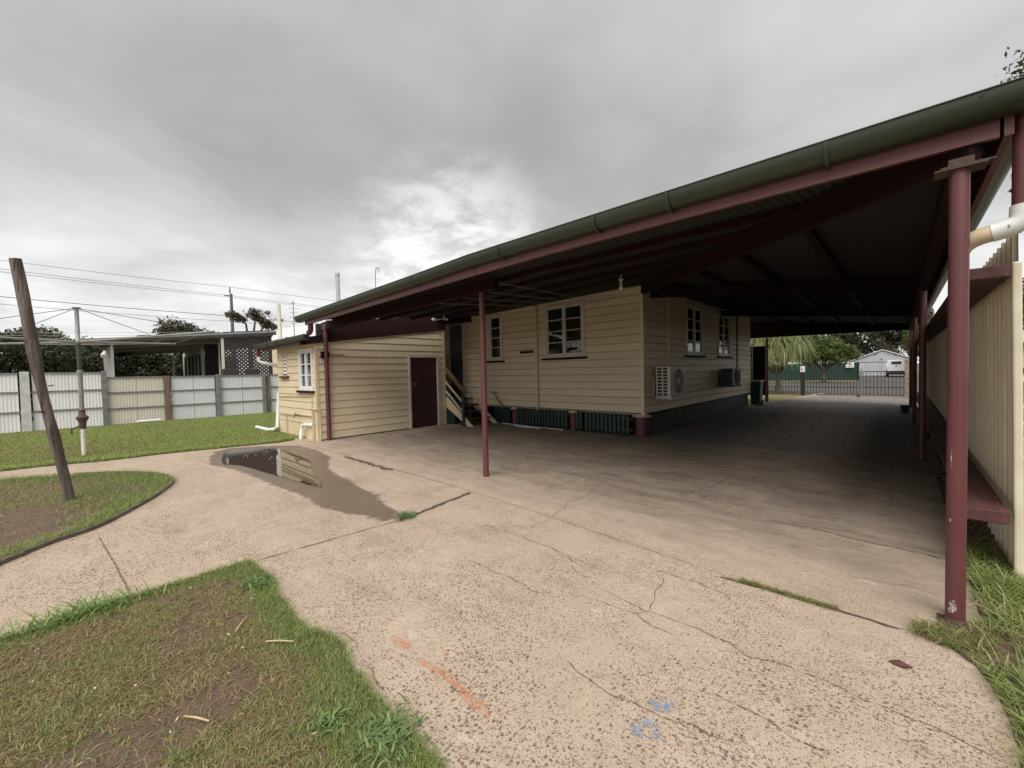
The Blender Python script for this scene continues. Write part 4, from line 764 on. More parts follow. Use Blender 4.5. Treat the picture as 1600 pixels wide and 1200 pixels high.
# side slope sheets: ridges run along X
y = 3.42
while y < 20.4:
    y1 = min(y + 0.762, 20.45); k = max(3, int(round((y1 - y) / 0.0127))); mb = MB()
    for i in range(k + 1):
        yy = y + (y1 - y) * i / k; xa = -4.35 if yy > hip_y(-4.35) else 0.47 - (yy - 3.4) / 1.133; xa = min(xa, 0.46) if yy < 17.82 else -5.3; z_ = corr(i)
        mb.v += [(0.52, yy, roof_z_side(0.52) + z_), (xa, yy, roof_z_side(xa) + z_)]
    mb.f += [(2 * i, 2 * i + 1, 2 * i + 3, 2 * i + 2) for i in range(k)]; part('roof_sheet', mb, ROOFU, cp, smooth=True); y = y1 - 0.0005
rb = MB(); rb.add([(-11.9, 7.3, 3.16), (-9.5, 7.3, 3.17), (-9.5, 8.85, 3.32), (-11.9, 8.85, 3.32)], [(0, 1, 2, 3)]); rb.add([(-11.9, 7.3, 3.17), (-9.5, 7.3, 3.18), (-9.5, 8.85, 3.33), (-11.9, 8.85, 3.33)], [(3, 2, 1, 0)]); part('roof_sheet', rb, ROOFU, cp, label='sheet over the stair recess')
hc = MB(); hc.add([(-4.45, 8.62, 3.44), (-4.05, 8.95, 3.44), (0.62, 3.62, 2.91), (0.30, 3.30, 2.91), (-4.25, 8.79, 3.47), (0.47, 3.42, 2.94)], [(0, 4, 5, 3), (4, 1, 2, 5)]); part('hip_cap', hc, ZINC, cp)
# fascia and gutter along the front and down the right side
fx_ = [-9.30, -5.05, -3.8, -2.7, -1.4, -0.5, 0.44]
for a, b in ((-9.30, -3.83), (-3.82, 0.38)):
    xs_ = [a] + [q for q in fx_ if a < q < b] + [b]; mb = MB(); vv = []
    for q in xs_:
        t_ = eave_z(q); bo = float(np.interp(q, [-9.287, -5.296, -2.836, -1.442, 0.42], [2.623, 2.704, 2.745, 2.742, 2.724])); vv += [(q, 3.44, bo), (q, 3.44, t_ - 0.04), (q, 3.475, t_ - 0.04), (q, 3.475, bo)]
    n = len(xs_); fs = [(0, 1, 2, 3), (4 * n - 1, 4 * n - 2, 4 * n - 3, 4 * n - 4)]
    for i in range(n - 1):
        for j in range(4): fs.append((4 * i + j, 4 * i + 4 + j, 4 * i + 4 + (j + 1) % 4, 4 * i + (j + 1) % 4))
    mb.add(vv, fs); part('fascia', mb, MAROON, cp)
mb = MB(); mb.box(0.395, 0.43, 3.44, 20.4, 2.722, 2.90); part('fascia', mb, MAROON, cp)
GQ = [(0.0, 0.13), (0.0, 0.013), (0.0611, 0.013), (0.0959, 0.0292), (0.1184, 0.0598), (0.1278, 0.0985), (0.1288, 0.1246), (0.1372, 0.1318), (0.1288, 0.139), (0.1203, 0.1282), (0.1184, 0.1012), (0.109, 0.0652), (0.0902, 0.0382), (0.0564, 0.022), (0.0094, 0.022), (0.0094, 0.13)]
gp_ = [(q, 3.437, eave_z(q) - 0.138) for q in (-9.54, -7.3, -5.05, -4.4, -3.8, -2.7, -1.4, -0.5, 0.2)]; nr = [(0, -1)] * len(gp_)
gp_ += [(0.434, 3.437, 2.806), (0.434, 4.6, 2.806), (0.434, 9, 2.806), (0.434, 14, 2.806), (0.434, 20.5, 2.80)]; nr += [(1, -1), (1, 0), (1, 0), (1, 0), (1, 0)]
mb = MB(); mb.sweep(GQ, gp_, nr); mb.add([(-9.54, 3.437 - a, eave_z(-9.54) - 0.138 + b) for a, b in GQ[:9]], [tuple(range(9))]); part('gutter', mb, GUTTER, cp, smooth=True)
for q in (-5.05, -3.3, -2.05, -1.37, -0.35):
    mb = MB(); z_ = eave_z(q) - 0.138; prof = [(-0.003, 0.12), (-0.003, -0.004), (0.067, -0.004), (0.105, 0.015), (0.130, 0.050), (0.140, 0.095), (0.141, 0.124)]
    mb.sweep(prof, [(q - 0.012, 3.437, z_), (q + 0.012, 3.437, z_)], (0, -1)); part('gutter_joint', mb, GUTTER, cp, smooth=True)
# posts
def cpost(x, y, r_, top, plate=True, base=0.0):
    mb = MB(); mb.lathe((x, y, base), [(r_, 0.0), (r_, top - base)], 20); p_ = part('post', mb, MAROON, cp, smooth=True)
    if plate:
        q = MB(); q.box(x - r_ * 1.7, x + r_ * 1.7, y - r_ * 1.7, y + r_ * 1.7, base - 0.004, base + 0.012); part('base_plate', q, RUST, p_)
    return p_
np_ = cpost(0.236, 3.46, 0.042, 2.60)
q = MB(); q.box(0.135, 0.34, 3.395, 3.53, 2.600, 2.608); q.bar((0.15, 3.44, 2.613), (0.36, 3.48, 2.622), 0.10, 0.008); q.box(0.19, 0.29, 3.42, 3.50, 2.622, 2.66); part('head_plate', q, RUST, np_)
q = MB(); q.lathe((0.236, 3.46, 0.012), [(0.052, 0.0), (0.044, 0.03)], 20); part('weld_collar', q, RUST, np_, smooth=True)
CHIP = paint_mat('bare_primer_patch', (0.62, 0.58, 0.52))
for zc_, hh, aa, wa in ((0.115, 0.05, -1.95, 0.5), (0.62, 0.012, -2.2, 0.12), (0.98, 0.07, -2.15, 0.10)):
    q = MB(); rr_ = random.Random(int(zc_ * 100)); ring = []
    for k in range(14):
        a_ = 2 * PI * k / 14; j_ = rr_.uniform(0.6, 1.1); an_ = aa + wa * j_ * math.cos(a_); ring.append((0.236 + 0.0428 * math.cos(an_), 3.46 + 0.0428 * math.sin(an_), zc_ + hh * j_ * math.sin(a_)))
    q.add(ring + [(0.236 + 0.0428 * math.cos(aa), 3.46 + 0.0428 * math.sin(aa), zc_)], [(k, (k + 1) % 14, 14) for k in range(14)]); part('paint_chip', q, CHIP, np_)
cpost(0.248, 9.09, 0.042, 2.63); cpost(0.248, 14.17, 0.042, 2.63); cpost(0.248, 19.6, 0.042, 2.62); cpost(-4.03, 19.66, 0.05, 2.66)
cpost(-4.43, 4.10, 0.043, 2.69, False); cpost(-9.83, 4.085, 0.048, 2.62, False)
# beams
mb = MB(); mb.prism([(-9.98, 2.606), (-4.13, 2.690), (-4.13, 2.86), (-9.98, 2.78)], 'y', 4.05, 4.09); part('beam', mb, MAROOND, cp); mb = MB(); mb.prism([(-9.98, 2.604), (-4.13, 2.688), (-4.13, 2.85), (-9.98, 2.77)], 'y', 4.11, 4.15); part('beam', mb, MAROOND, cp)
mb = MB(); mb.box(-9.95, -9.72, 4.045, 4.048, 2.62, 2.74); part('splice_plate', mb, RUST, cp)
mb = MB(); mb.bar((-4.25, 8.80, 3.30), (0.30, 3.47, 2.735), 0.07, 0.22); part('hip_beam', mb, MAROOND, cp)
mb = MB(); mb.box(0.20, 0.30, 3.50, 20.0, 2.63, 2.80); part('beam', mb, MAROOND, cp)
for yy, z0 in ((4.55, 2.80), (5.25, 2.85), (6.15, 2.94), (7.05, 3.03)):
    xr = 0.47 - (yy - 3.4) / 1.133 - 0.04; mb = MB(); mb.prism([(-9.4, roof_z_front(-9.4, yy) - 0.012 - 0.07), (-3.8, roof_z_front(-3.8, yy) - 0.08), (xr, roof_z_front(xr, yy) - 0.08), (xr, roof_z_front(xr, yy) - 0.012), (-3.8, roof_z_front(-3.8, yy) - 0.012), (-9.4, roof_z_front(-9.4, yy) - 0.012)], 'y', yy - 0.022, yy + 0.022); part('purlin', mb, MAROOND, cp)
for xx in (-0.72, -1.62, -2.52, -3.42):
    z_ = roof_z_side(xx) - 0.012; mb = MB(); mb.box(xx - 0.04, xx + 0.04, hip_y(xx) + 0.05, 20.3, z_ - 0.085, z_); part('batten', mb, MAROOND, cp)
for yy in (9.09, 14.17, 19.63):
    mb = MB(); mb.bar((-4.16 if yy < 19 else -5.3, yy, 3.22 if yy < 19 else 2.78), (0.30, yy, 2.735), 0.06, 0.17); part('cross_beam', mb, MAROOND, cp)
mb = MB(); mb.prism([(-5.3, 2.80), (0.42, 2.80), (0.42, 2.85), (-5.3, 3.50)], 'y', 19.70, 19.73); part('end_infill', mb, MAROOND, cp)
mb = MB(); mb.prism([(4.15, annex_z(4.15) + 0.03), (8.75, annex_z(8.75) + 0.03), (8.75, 3.33), (4.15, 2.84)], 'x', -9.945, -9.91); part('end_infill', mb, MAROOND, cp, label='added dark sheet between annex roof and carport roof')  # sheet added to hide the sky gap, coloured as deep shade
# downpipe with elbow
mb = MB(); mb.tube([(0.475, 3.52, 2.82), (0.475, 3.52, 2.33)], 0.043, 14); dp_ = part('downpipe', mb, MAROON, cp, smooth=True)
mb = MB(); mb.tube([(0.475, 3.52, 2.36), (0.475, 3.52, 2.31), (0.468, 3.52, 2.28), (0.445, 3.52, 2.258), (0.405, 3.525, 2.245), (0.365, 3.53, 2.238)], [0.050, 0.052, 0.05, 0.05, 0.05, 0.05], 16); part('elbow', mb, PVC, dp_, smooth=True)
mb = MB(); mb.tube([(0.372, 3.53, 2.239), (0.325, 3.535, 2.230), (0.285, 3.550, 2.215), (0.256, 3.560, 2.185), (0.245, 3.568, 2.14), (0.244, 3.57, 2.0), (0.244, 3.57, 0.0)], [0.047, 0.047, 0.047, 0.044, 0.038, 0.026, 0.026], 16); part('elbow', mb, PVCY, dp_, smooth=True, label='yellowed lower elbow')
mb = MB(); mb.lathe((0.42, 3.478, 2.25), [(0.007, -0.007), (0.007, 0.007)], 8); part('screw', mb, GALV, dp_)
mb = MB(); mb.tube([(-9.16, 3.50, 2.70), (-9.16, 3.50, 2.52), (-9.20, 3.50, 2.48), (-9.27, 3.50, 2.455)], [0.055, 0.055, 0.058, 0.058], 12); part('downpipe', mb, MAROON, cp, smooth=True, label='short downpipe emptying into the annex gutter')
# flue, wire hook on the roofs; lamps; wires
fl = MB(); fl.tube([(-11.12, 5.0, 2.5), (-11.12, 5.0, 4.26)], 0.055, 12); fl.tube([(-11.12, 5.0, 4.22), (-11.12, 5.0, 4.30)], 0.064, 12); solo('flue_pipe', fl, FLUE, 'shiny straight metal flue rising behind the green gutter', 'flue', smooth=True)
hk = MB(); hk.tube([(-7.66, 4.2, 2.93), (-7.64, 4.2, 3.42), (-7.63, 4.2, 3.56), (-7.61, 4.2, 3.62), (-7.57, 4.2, 3.645), (-7.52, 4.2, 3.635), (-7.495, 4.2, 3.59), (-7.505, 4.2, 3.54)], 0.006, 6); solo('wire_hook', hk, WIRE, 'thin wire hook like a crook standing on the carport roof', 'hook', smooth=True)
fl = thing('floodlight', 'small white twin head floodlight under the carport roof near the back door', 'light', (-9.6, 7.2, 3.05))
mb = MB(); mb.tube([(-9.62, 7.0, 3.04), (-9.55, 7.0, 3.035), (-9.42, 7.0, 3.02)], [0.035, 0.05, 0.03], 10); part('lamp_head', mb, TRIM, fl, smooth=True); mb = MB(); mb.tube([(-9.42, 7.0, 3.02), (-9.1, 7.0, 3.02)], 0.014, 8); mb.tube([(-9.1, 7.0, 3.02), (-9.1, 7.0, 3.11)], 0.02, 8); part('arm', mb, TRIM, fl, smooth=True); mb = MB(); mb.tube([(-9.1, 7.0, 3.02), (-9.02, 7.0, 3.0), (-8.95, 7.0, 2.98)], [0.03, 0.045, 0.03], 10); part('lamp_head', mb, TRIM, fl, smooth=True)
lb = thing('light_bulb', 'unlit bulb in a white batten holder hanging under the carport roof', 'light bulb', (-3.5, 6.5, 3.0))
mb = MB(); mb.lathe((-3.5, 6.5, 2.985), [(0.045, 0.085), (0.045, 0.07), (0.022, 0.055), (0.022, 0.0)], 12); mb.lathe((-3.5, 6.5, 3.06), [(0.012, 0.0), (0.012, 0.08)], 8); part('holder', mb, TRIM, lb, smooth=True); mb = MB(); mb.lathe((-3.5, 6.5, 2.875), [(0.008, 0.0), (0.030, 0.018), (0.038, 0.045), (0.030, 0.075), (0.018, 0.11)], 14); part('bulb', mb, BULB, lb, smooth=True)
cw = thing('clothes_wire', 'thin pale wires strung under the carport roof from beam to house wall', 'wire', (-4.3, 6, 2.9))
for k in range(4):
    mb = MB(); mb.tube([(-4.2 - 0.5 * k, 4.16, 2.80 - 0.035 * k), (-4.4 - 0.3 * k, 6.4, 2.88 - 0.02 * k), (-4.55 - 0.2 * k, 8.70, 3.22 - 0.03 * k)], 0.004, 5); part('wire', mb, LINEW, cw)

# ================================================================== STAIRS
st = thing('staircase', 'timber stairs with cream stringers up to the screened back door', 'stairs', (-9.5, 8.1, 0))
def stringer(y0, y1):
    mb = MB(); mb.prism([(-8.95, 0.0), (-8.72, 0.0), (-9.98, 0.88), (-10.08, 0.88), (-10.08, 0.60)], 'y', y0, y1); part('stringer', mb, CREAM, st)
stringer(7.62, 7.66); stringer(8.58, 8.62)
for i in range(4):
    xx = -8.98 - i * 0.265; zz = 0.155 + i * 0.185; mb = MB(); mb.box(xx - 0.27, xx, 7.665, 8.575, zz, zz + 0.035); part('tread', mb, TREAD, st, bevel=0.005)
mb = MB(); mb.box(-11.5, -10.09, 7.63, 8.68, 0.66, 0.70); part('landing', mb, TREAD, st)
mb = MB(); mb.box(-9.13, -9.04, 7.565, 7.615, 0.0, 1.0); part('newel_post', mb, DGREEN, st, bevel=0.004); mb = MB(); mb.box(-10.09, -10.01, 7.615, 7.66, 0.4, 1.80); part('top_post', mb, CREAM, st)
mb = MB(); mb.bar((-10.06, 7.63, 1.78), (-8.98, 7.60, 0.94), 0.05, 0.12); part('handrail', mb, RAILW, st, bevel=0.006)
for dz in (0.0, 0.27):
    mb = MB(); mb.bar((-10.03, 7.61, 1.36 - dz), (-9.10, 7.60, 0.66 - dz), 0.03, 0.045); part('rail', mb, TRIM, st)
mb = MB(); mb.tube([(-8.98, 8.60, 0.92), (-8.84, 8.60, 0.92), (-8.72, 8.60, 0.70), (-8.45, 8.61, 0.48)], 0.018, 8); part('rope_rail', mb, RAILW, st, smooth=True)
pv = thing('pvc_strip', 'longer thin white plastic strip lying against the slatted skirting', 'strip', (-7.6, 8.6, 0), 'white plastic strips by the skirting'); mb = MB(); mb.bar((-8.55, 8.62, 0.015), (-6.25, 8.50, 0.015), 0.04, 0.02); part('strip', mb, PVC, pv)
solo('pvc_strip', MB().bar((-7.85, 8.42, 0.022), (-6.90, 8.38, 0.022), 0.07, 0.04), PVC, 'shorter thick white plastic length in front of the slatted skirting', 'strip', 'white plastic strips by the skirting')

# ================================================================== AIR CONDITIONERS
def aircon(y0, y1, z0, z1, x0, x1, mcase, label, fan_y, fan_r):
    t = thing('air_conditioner', label, 'air conditioner', ((x0 + x1) / 2, (y0 + y1) / 2, z0), 'air conditioner units on the side wall')
    mb = MB(); mb.box(x0, x1, y0 + 0.02, y1, z0, z1); part('casing', mb, mcase, t, bevel=0.012)
    # end grille: frame, one upright, nine bars over a dark recess
    q = MB(); q.box(x0 + 0.03, x1 - 0.05, y0 + 0.012, y0 + 0.019, z0 + 0.035, z1 - 0.04); part('recess', q, BLACK, t)
    g = MB(); g.box(x0, x0 + 0.035, y0, y0 + 0.018, z0 + 0.01, z1 - 0.01); g.box(x1 - 0.065, x1, y0, y0 + 0.018, z0 + 0.01, z1 - 0.01); mid_ = (x0 + 0.035 + x1 - 0.065) / 2; g.box(mid_ - 0.014, mid_ + 0.014, y0 + 0.001, y0 + 0.017, z0 + 0.01, z1 - 0.01)
    for i in range(10):
        zz = z0 + 0.012 + i * (z1 - z0 - 0.045) / 9; g.box(x0 + 0.035, x1 - 0.065, y0 + 0.002, y0 + 0.016, zz, zz + 0.022)
    part('side_grille', g, mcase, t)
    zc_ = (z0 + z1) / 2; c = (x1 + 0.004, fan_y, zc_)
    f = MB(); n = 36; f.add([(c[0], c[1] + fan_r * math.cos(2 * PI * i / n), zc_ + fan_r * math.sin(2 * PI * i / n)) for i in range(n)], [tuple(range(n))]); part('fan_opening', f, mat('fan_shadow', (0.06, 0.058, 0.055), (0.04, 0.04, 0.04), 8, 0.6), t)
    b = MB()
    for k in range(3):
        a0 = k * 2 * PI / 3 + 0.5; pts = []
        for s_, r_ in ((0, 0.05), (0.35, fan_r * 0.9), (1.25, fan_r * 0.92), (0.9, 0.06)): pts.append((c[0] + 0.004, c[1] + r_ * math.cos(a0 + s_), zc_ + r_ * math.sin(a0 + s_)))
        b.add(pts, [(0, 1, 2, 3)])
    part('fan_blade', b, mat('fan_plastic', (0.20, 0.195, 0.185), (0.15, 0.145, 0.14), 8, 0.5), t)
    g = MB()
    for k in range(7):
        r_ = fan_r * (k + 1) / 7; g.tube([(x1 + 0.018, c[1] + r_ * math.cos(2 * PI * i / 32), zc_ + r_ * math.sin(2 * PI * i / 32)) for i in range(33)], 0.0035 if k < 6 else 0.008, 5, False)
    for k in range(10):
        a = k * PI / 5; g.bar((x1 + 0.015, c[1], zc_), (x1 + 0.015, c[1] + fan_r * math.cos(a), zc_ + fan_r * math.sin(a)), 0.005, 0.005, (1, 0, 0))
    part('fan_guard', g, mcase, t, smooth=True)
    h = MB(); n = 20; h.add([(x1 + 0.022, c[1] + 0.05 * math.cos(2 * PI * i / n), zc_ + 0.05 * math.sin(2 * PI * i / n)) for i in range(n)] + [(x1 + 0.012, c[1] + 0.055 * math.cos(2 * PI * i / n), zc_ + 0.055 * math.sin(2 * PI * i / n)) for i in range(n)], [tuple(range(n))] + [(i, (i + 1) % n, n + (i + 1) % n, n + i) for i in range(n)]); part('fan_hub', h, mcase, t)
    for yy in (y0 + 0.06, y1 - 0.14):
        k = MB(); k.box(-4.165, x1 + 0.03, yy - 0.02, yy + 0.02, z0 - 0.045, z0 - 0.005); k.box(-4.165, -4.14, yy - 0.02, yy + 0.02, z0 - 0.045, z0 + 0.42); part('bracket', k, mcase, t)
    return t
aircon(9.13, 9.98, 0.87, 1.57, -4.08, -3.75, ACW, 'large white air conditioner on wall brackets near the house corner', 9.60, 0.285)
aircon(13.82, 14.72, 0.94, 1.47, -4.08, -3.75, ACG, 'smaller dark grey air conditioner farther along the side wall', 14.30, 0.22)

# ================================================================== SHEET FENCE ON THE LEFT
fn = thing('sheet_fence', 'patchwork corrugated sheet fence in white cream and pale blue bays', 'fence', (-19.6, 2, 0))
def sheet_y(x, y0, y1, z0, z1, pitch, amp, n_per=6):
    k = max(2, int((y1 - y0) / pitch * n_per)); mb = MB()
    for i in range(k + 1):
        yy = y0 + (y1 - y0) * i / k; xx = x + amp * math.cos(2 * PI * i / n_per); mb.v += [(xx, yy, z0), (xx, yy, z1)]
    mb.f += [(2 * i, 2 * i + 2, 2 * i + 3, 2 * i + 1) for i in range(k)]; return mb
BAYS = [(-7.6, -4.42, 1.84, FWHITE), (-4.32, -1.18, 1.85, FWHITE), (-0.90, 0.63, 1.85, FWHITE), (0.77, 2.25, 1.67, FCREAM), (2.46, 3.80, 1.66, FBLUE), (4.0, 5.46, 1.66, FBLUE), (5.76, 8.9, 1.66, FBLUE), (9.1, 12.0, 1.66, FBLUE)]
for y0, y1, h_, m in BAYS:
    y = y0; k = max(1, int(round((y1 - y0) / 0.75))); stp = (y1 - y0) / k
    for i in range(k): part('sheet', sheet_y(-19.66, y0 + i * stp, y0 + (i + 1) * stp - 0.004, 0.0 + random.uniform(0, 0.02), h_ - 0.02, 0.076, 0.0048, 6), m, fn, smooth=True)
    for zz in (h_ - 0.04, h_ * 0.665, h_ * 0.335):
        mb = MB(); mb.box(-19.645, -19.615, y0 - 0.02, y1 + 0.02, zz - 0.02, zz + 0.022); part('rail', mb, FGREY, fn)
for yy, wd, h_, m in ((-4.37, 0.13, 1.84, FCONC), (-1.04, 0.19, 1.86, FCONC), (0.70, 0.125, 1.86, FGREY), (2.34, 0.16, 1.66, TIMBERB), (3.90, 0.15, 1.68, FGREY), (5.50, 0.12, 1.69, FGREY), (5.66, 0.13, 1.60, TIMBER), (9.0, 0.14, 1.68, FGREY)):
    mb = MB(); mb.add([(-19.60 + a * 0.05, yy + b * wd / 2 * (1.0 if z else 1.12), z * h_ - (0.02 if not z else 0)) for z in (0, 1) for a, b in ((-1, -1), (1, -1), (1, 1), (-1, 1))], [(3, 2, 1, 0), (4, 5, 6, 7), (0, 1, 5, 4), (1, 2, 6, 5), (2, 3, 7, 6), (3, 0, 4, 7)]); part('fence_post', mb, m, fn, bevel=0.008)
solo('white_pipe', MB().tube([(-19.4, 1.45, 0.07), (-19.45, 2.1, 0.07)], 0.05, 10), PVC, 'short white pipe lying on the lawn at the cream fence bay', 'pipe', smooth=True)

# ================================================================== CLOTHES HOIST AND LEANING POLE
HX, HY = -12.21, 0.09
ho = thing('clothes_hoist', 'old rotary clothes hoist with rusty gear housing standing on the lawn', 'clothes hoist', (HX, HY, 0))
mb = MB(); mb.lathe((HX, HY, -0.02), [(0.040, 0.0), (0.038, 0.62)], 14); part('base_tube', mb, mat('flaking_white_paint', (0.66, 0.64, 0.58), (0.55, 0.52, 0.46), 6, 0.6, 0.2, 40, wear=((0.16, 0.11, 0.08), 14, 0.62)), ho, smooth=True)
mb = MB(); mb.lathe((HX, HY, 0.56), [(0.048, 0.0), (0.054, 0.05), (0.056, 0.13), (0.070, 0.16), (0.092, 0.20), (0.098, 0.235), (0.072, 0.26), (0.055, 0.28), (0.049, 0.36), (0.054, 0.385)], 16); mb.tube([(HX + 0.02, HY - 0.05, 0.62), (HX + 0.02, HY - 0.16, 0.56), (HX + 0.02, HY - 0.16, 0.46)], 0.014, 6); part('gear_housing', mb, RUST, ho, smooth=True)
mb = MB(); mb.lathe((HX, HY, 0.93), [(0.041, 0.0), (0.041, 0.74), (0.050, 0.745), (0.050, 0.82), (0.036, 0.83)], 14); part('outer_tube', mb, mat('dull_grey_tube', (0.26, 0.25, 0.22), (0.20, 0.19, 0.17), 5, 0.55, 0.1, 40), ho, smooth=True)
mb = MB(); mb.lathe((HX, HY, 1.72), [(0.036, 0.0), (0.036, 0.62)], 12); part('inner_tube', mb, mat('dark_tube', (0.055, 0.05, 0.048), (0.04, 0.036, 0.034), 5, 0.5), ho, smooth=True)
mb = MB(); mb.lathe((HX, HY, 2.30), [(0.045, 0.0), (0.050, 0.06), (0.034, 0.08), (0.034, 0.70), (0.066, 0.715), (0.066, 0.735)], 12); part('mast', mb, GALV, ho, smooth=True)
AE = [(-13.05, 1.75, 2.40), (-9.95, 1.95, 2.46), (-11.75, -1.85, 2.40), (-14.1, -1.30, 2.36)]
for e_ in AE:
    mb = MB(); mb.tube([(HX, HY, 2.33), e_], 0.021, 8); part('arm', mb, GALV, ho, smooth=True); mb = MB(); mb.tube([(HX, HY, 3.02), e_], 0.006, 5); part('stay_wire', mb, WIRE, ho)
for k in (0.95, 0.7, 0.45):
    for i in range(4):
        a = Vector((HX, HY, 2.33)).lerp(Vector(AE[i]), k); b = Vector((HX, HY, 2.33)).lerp(Vector(AE[(1, 2, 3, 0)[i]]), k); mb = MB(); mb.tube([a, (a + b) / 2 - Vector((0, 0, 0.02)), b], 0.003, 4); part('line', mb, LINEW, ho)
lp = MB(); P0 = Vector((-7.76, -0.10, -0.05)); P1 = Vector((-7.74, -0.44, 3.02)); pts = []; rs = []
for i in range(15):
    t = i / 14; pts.append(P0.lerp(P1, t) + Vector((0.012 * math.sin(5 * t), 0.012 * math.sin(7 * t + 1), 0))); rs.append(0.047 + 0.011 * t + 0.0030 * math.sin(11 * t) + 0.002 * math.sin(23 * t) + (0.008 if i == 0 else 0) + (0.007 if i in (4, 9) else 0))
lp.tube(pts, rs, 18); pole = solo('leaning_pole', lp, TIMBER, 'weathered grey timber pole leaning over the grass bed', 'pole', smooth=True)
for z, ang in ((2.02, -0.9), (1.16, -0.6), (1.48, 0.9)):
    c = P0.lerp(P1, (z + 0.05) / 3.07); mb = MB(); mb.tube([c + Vector((0.06 * math.cos(ang), 0.06 * math.sin(ang), 0)), c + Vector((0.12 * math.cos(ang), 0.12 * math.sin(ang), 0.01))], 0.007, 6); part('bolt', mb, RUST, pole)

# ================================================================== BEIGE FENCE ON THE RIGHT
bf = thing('beige_fence', 'beige ribbed sheet fence with maroon timber rails beside the carport posts', 'fence', (0.6, 12, 0))
def rib(t):   # pan with a narrow raised rib every 0.2 m
    return -0.022 if t < 0.14 else (0.0 if t < 0.3 else (0.0 if t < 0.86 else -0.022))
def ribsheet(y0, y1, z0, z1):
    mb = MB(); y = y0; prof = [(0.0, 0.0), (0.055, 0.0), (0.068, -0.020), (0.092, -0.020), (0.105, 0.0), (0.150, 0.0), (0.156, -0.005), (0.164, -0.005), (0.170, 0.0), (0.2, 0.0)]
    ys = []
    while y < y1 - 1e-4:
        for a, b in prof[:-1]:
            if y + a < y1: ys.append((y + a, b))
        y += 0.2
    ys.append((y1, 0.0)); r_ = random.Random(int(y0 * 10))
    for yy, n_ in ys: mb.v += [(0.612 + n_, yy, z0), (0.612 + n_ - 0.013 * z1, yy, z1)]
    mb.f += [(2 * i, 2 * i + 2, 2 * i + 3, 2 * i + 1) for i in range(len(ys) - 1)]; return mb
y = 4.46; i = 0
while y < 20:
    part('sheet', ribsheet(y, min(y + 0.8, 20.1), 0.0 + random.uniform(0, 0.03), 2.44 + random.uniform(-0.012, 0.012)), BEIGE, bf); y += 0.8; i += 1
mb = MB(); mb.bar((0.603, 4.44, -0.02), (0.572, 4.44, 2.20), 0.046, 0.05, (0, 1, 0)); part('end_capping', mb, BEIGEC, bf, bevel=0.012)
for z0, z1, xa in ((0.41, 0.50, 0.335), (2.09, 2.17, 0.325)):
    yy = 4.30; n = 0
    while yy < 20:
        y1 = min(yy + 4.83, 20.0); mb = MB()
        if n == 0: mb.prism([(xa, yy), (xa + 0.10, yy + 0.005), (xa + 0.175, yy + 0.0), (xa + 0.212, yy + 0.03), (xa + 0.212, y1), (xa, y1)], 'z', z0, z1)
        else: mb.box(xa, xa + 0.212, yy, y1, z0, z1)
        part('rail', mb, MAROONW, bf, bevel=0.008); yy = y1 + 0.006; n += 1
for yy in (4.9, 9.09, 14.17, 19.6):
    mb = MB(); mb.box(0.30, 0.33, yy - 0.05, yy + 0.05, 2.02, 2.088); mb.box(0.30, 0.33, yy - 0.05, yy + 0.05, 0.33, 0.408); part('cleat', mb, MAROOND, bf)
rf = thing('rail_fence', 'white horizontal rail fence beyond the beige sheet fence', 'fence', (1.2, 12, 0))
for zz in (0.90, 0.68, 0.46, 0.24):
    mb = MB(); mb.box(1.16, 1.20, 4.6, 26.0, zz - 0.06, zz + 0.02); part('rail', mb, WHITE, rf)
for yy in (4.9, 7.3, 9.7, 12.1, 14.5, 16.9, 19.3, 21.7, 24.1):
    mb = MB(); mb.box(1.21, 1.30, yy, yy + 0.09, -0.02, 1.0); part('fence_post', mb, WHITE, rf)

# ================================================================== FOLIAGE
def crown_arrays(blobs, n, size, pal, droop=0.0, aspect=0.5, gap=0.45):
    cs = np.array([b[0] for b in blobs]); rs = np.array([b[1] for b in blobs]); vol = rs.prod(1); idx = RNG.choice(len(blobs), n, p=vol / vol.sum())
    u = RNG.normal(size=(n, 3)); u /= np.linalg.norm(u, axis=1)[:, None]; rad = RNG.random(n) ** (1 / 2.2) * RNG.uniform(0.75, 1.12, n)
    P = cs[idx] + u * rs[idx] * rad[:, None]
    cl = vnoise(np.c_[P[:, 0] + P[:, 2] * 0.7, P[:, 1] + P[:, 2] * 1.1], 1.1 / max(size * 6, 0.3), 77, 2)
    k = cl > gap * 0.9; P = P[k]; cl = cl[k]; n = len(P); idx = idx[k]
    d = RNG.normal(size=(n, 3)); d[:, 2] -= droop; d /= np.linalg.norm(d, axis=1)[:, None]; s = np.cross(d, RNG.normal(size=(n, 3))); s /= np.linalg.norm(s, axis=1)[:, None]
    l = size * RNG.uniform(0.6, 1.4, n)[:, None]; ww = l * aspect
    V = np.stack([P - d * l / 2, P + s * ww / 2, P + d * l / 2, P - s * ww / 2], 1).reshape(-1, 3); F = (np.arange(n) * 4)[:, None] + np.array([[0, 1, 2, 3]])
    col = pal[(RNG.random(n) * len(pal)).astype(int)] * RNG.uniform(0.75, 1.25, (n, 1)) * (0.85 + 0.5 * (idx % 3)[:, None] / 3)
    return V, F, np.repeat(col, 4, 0)
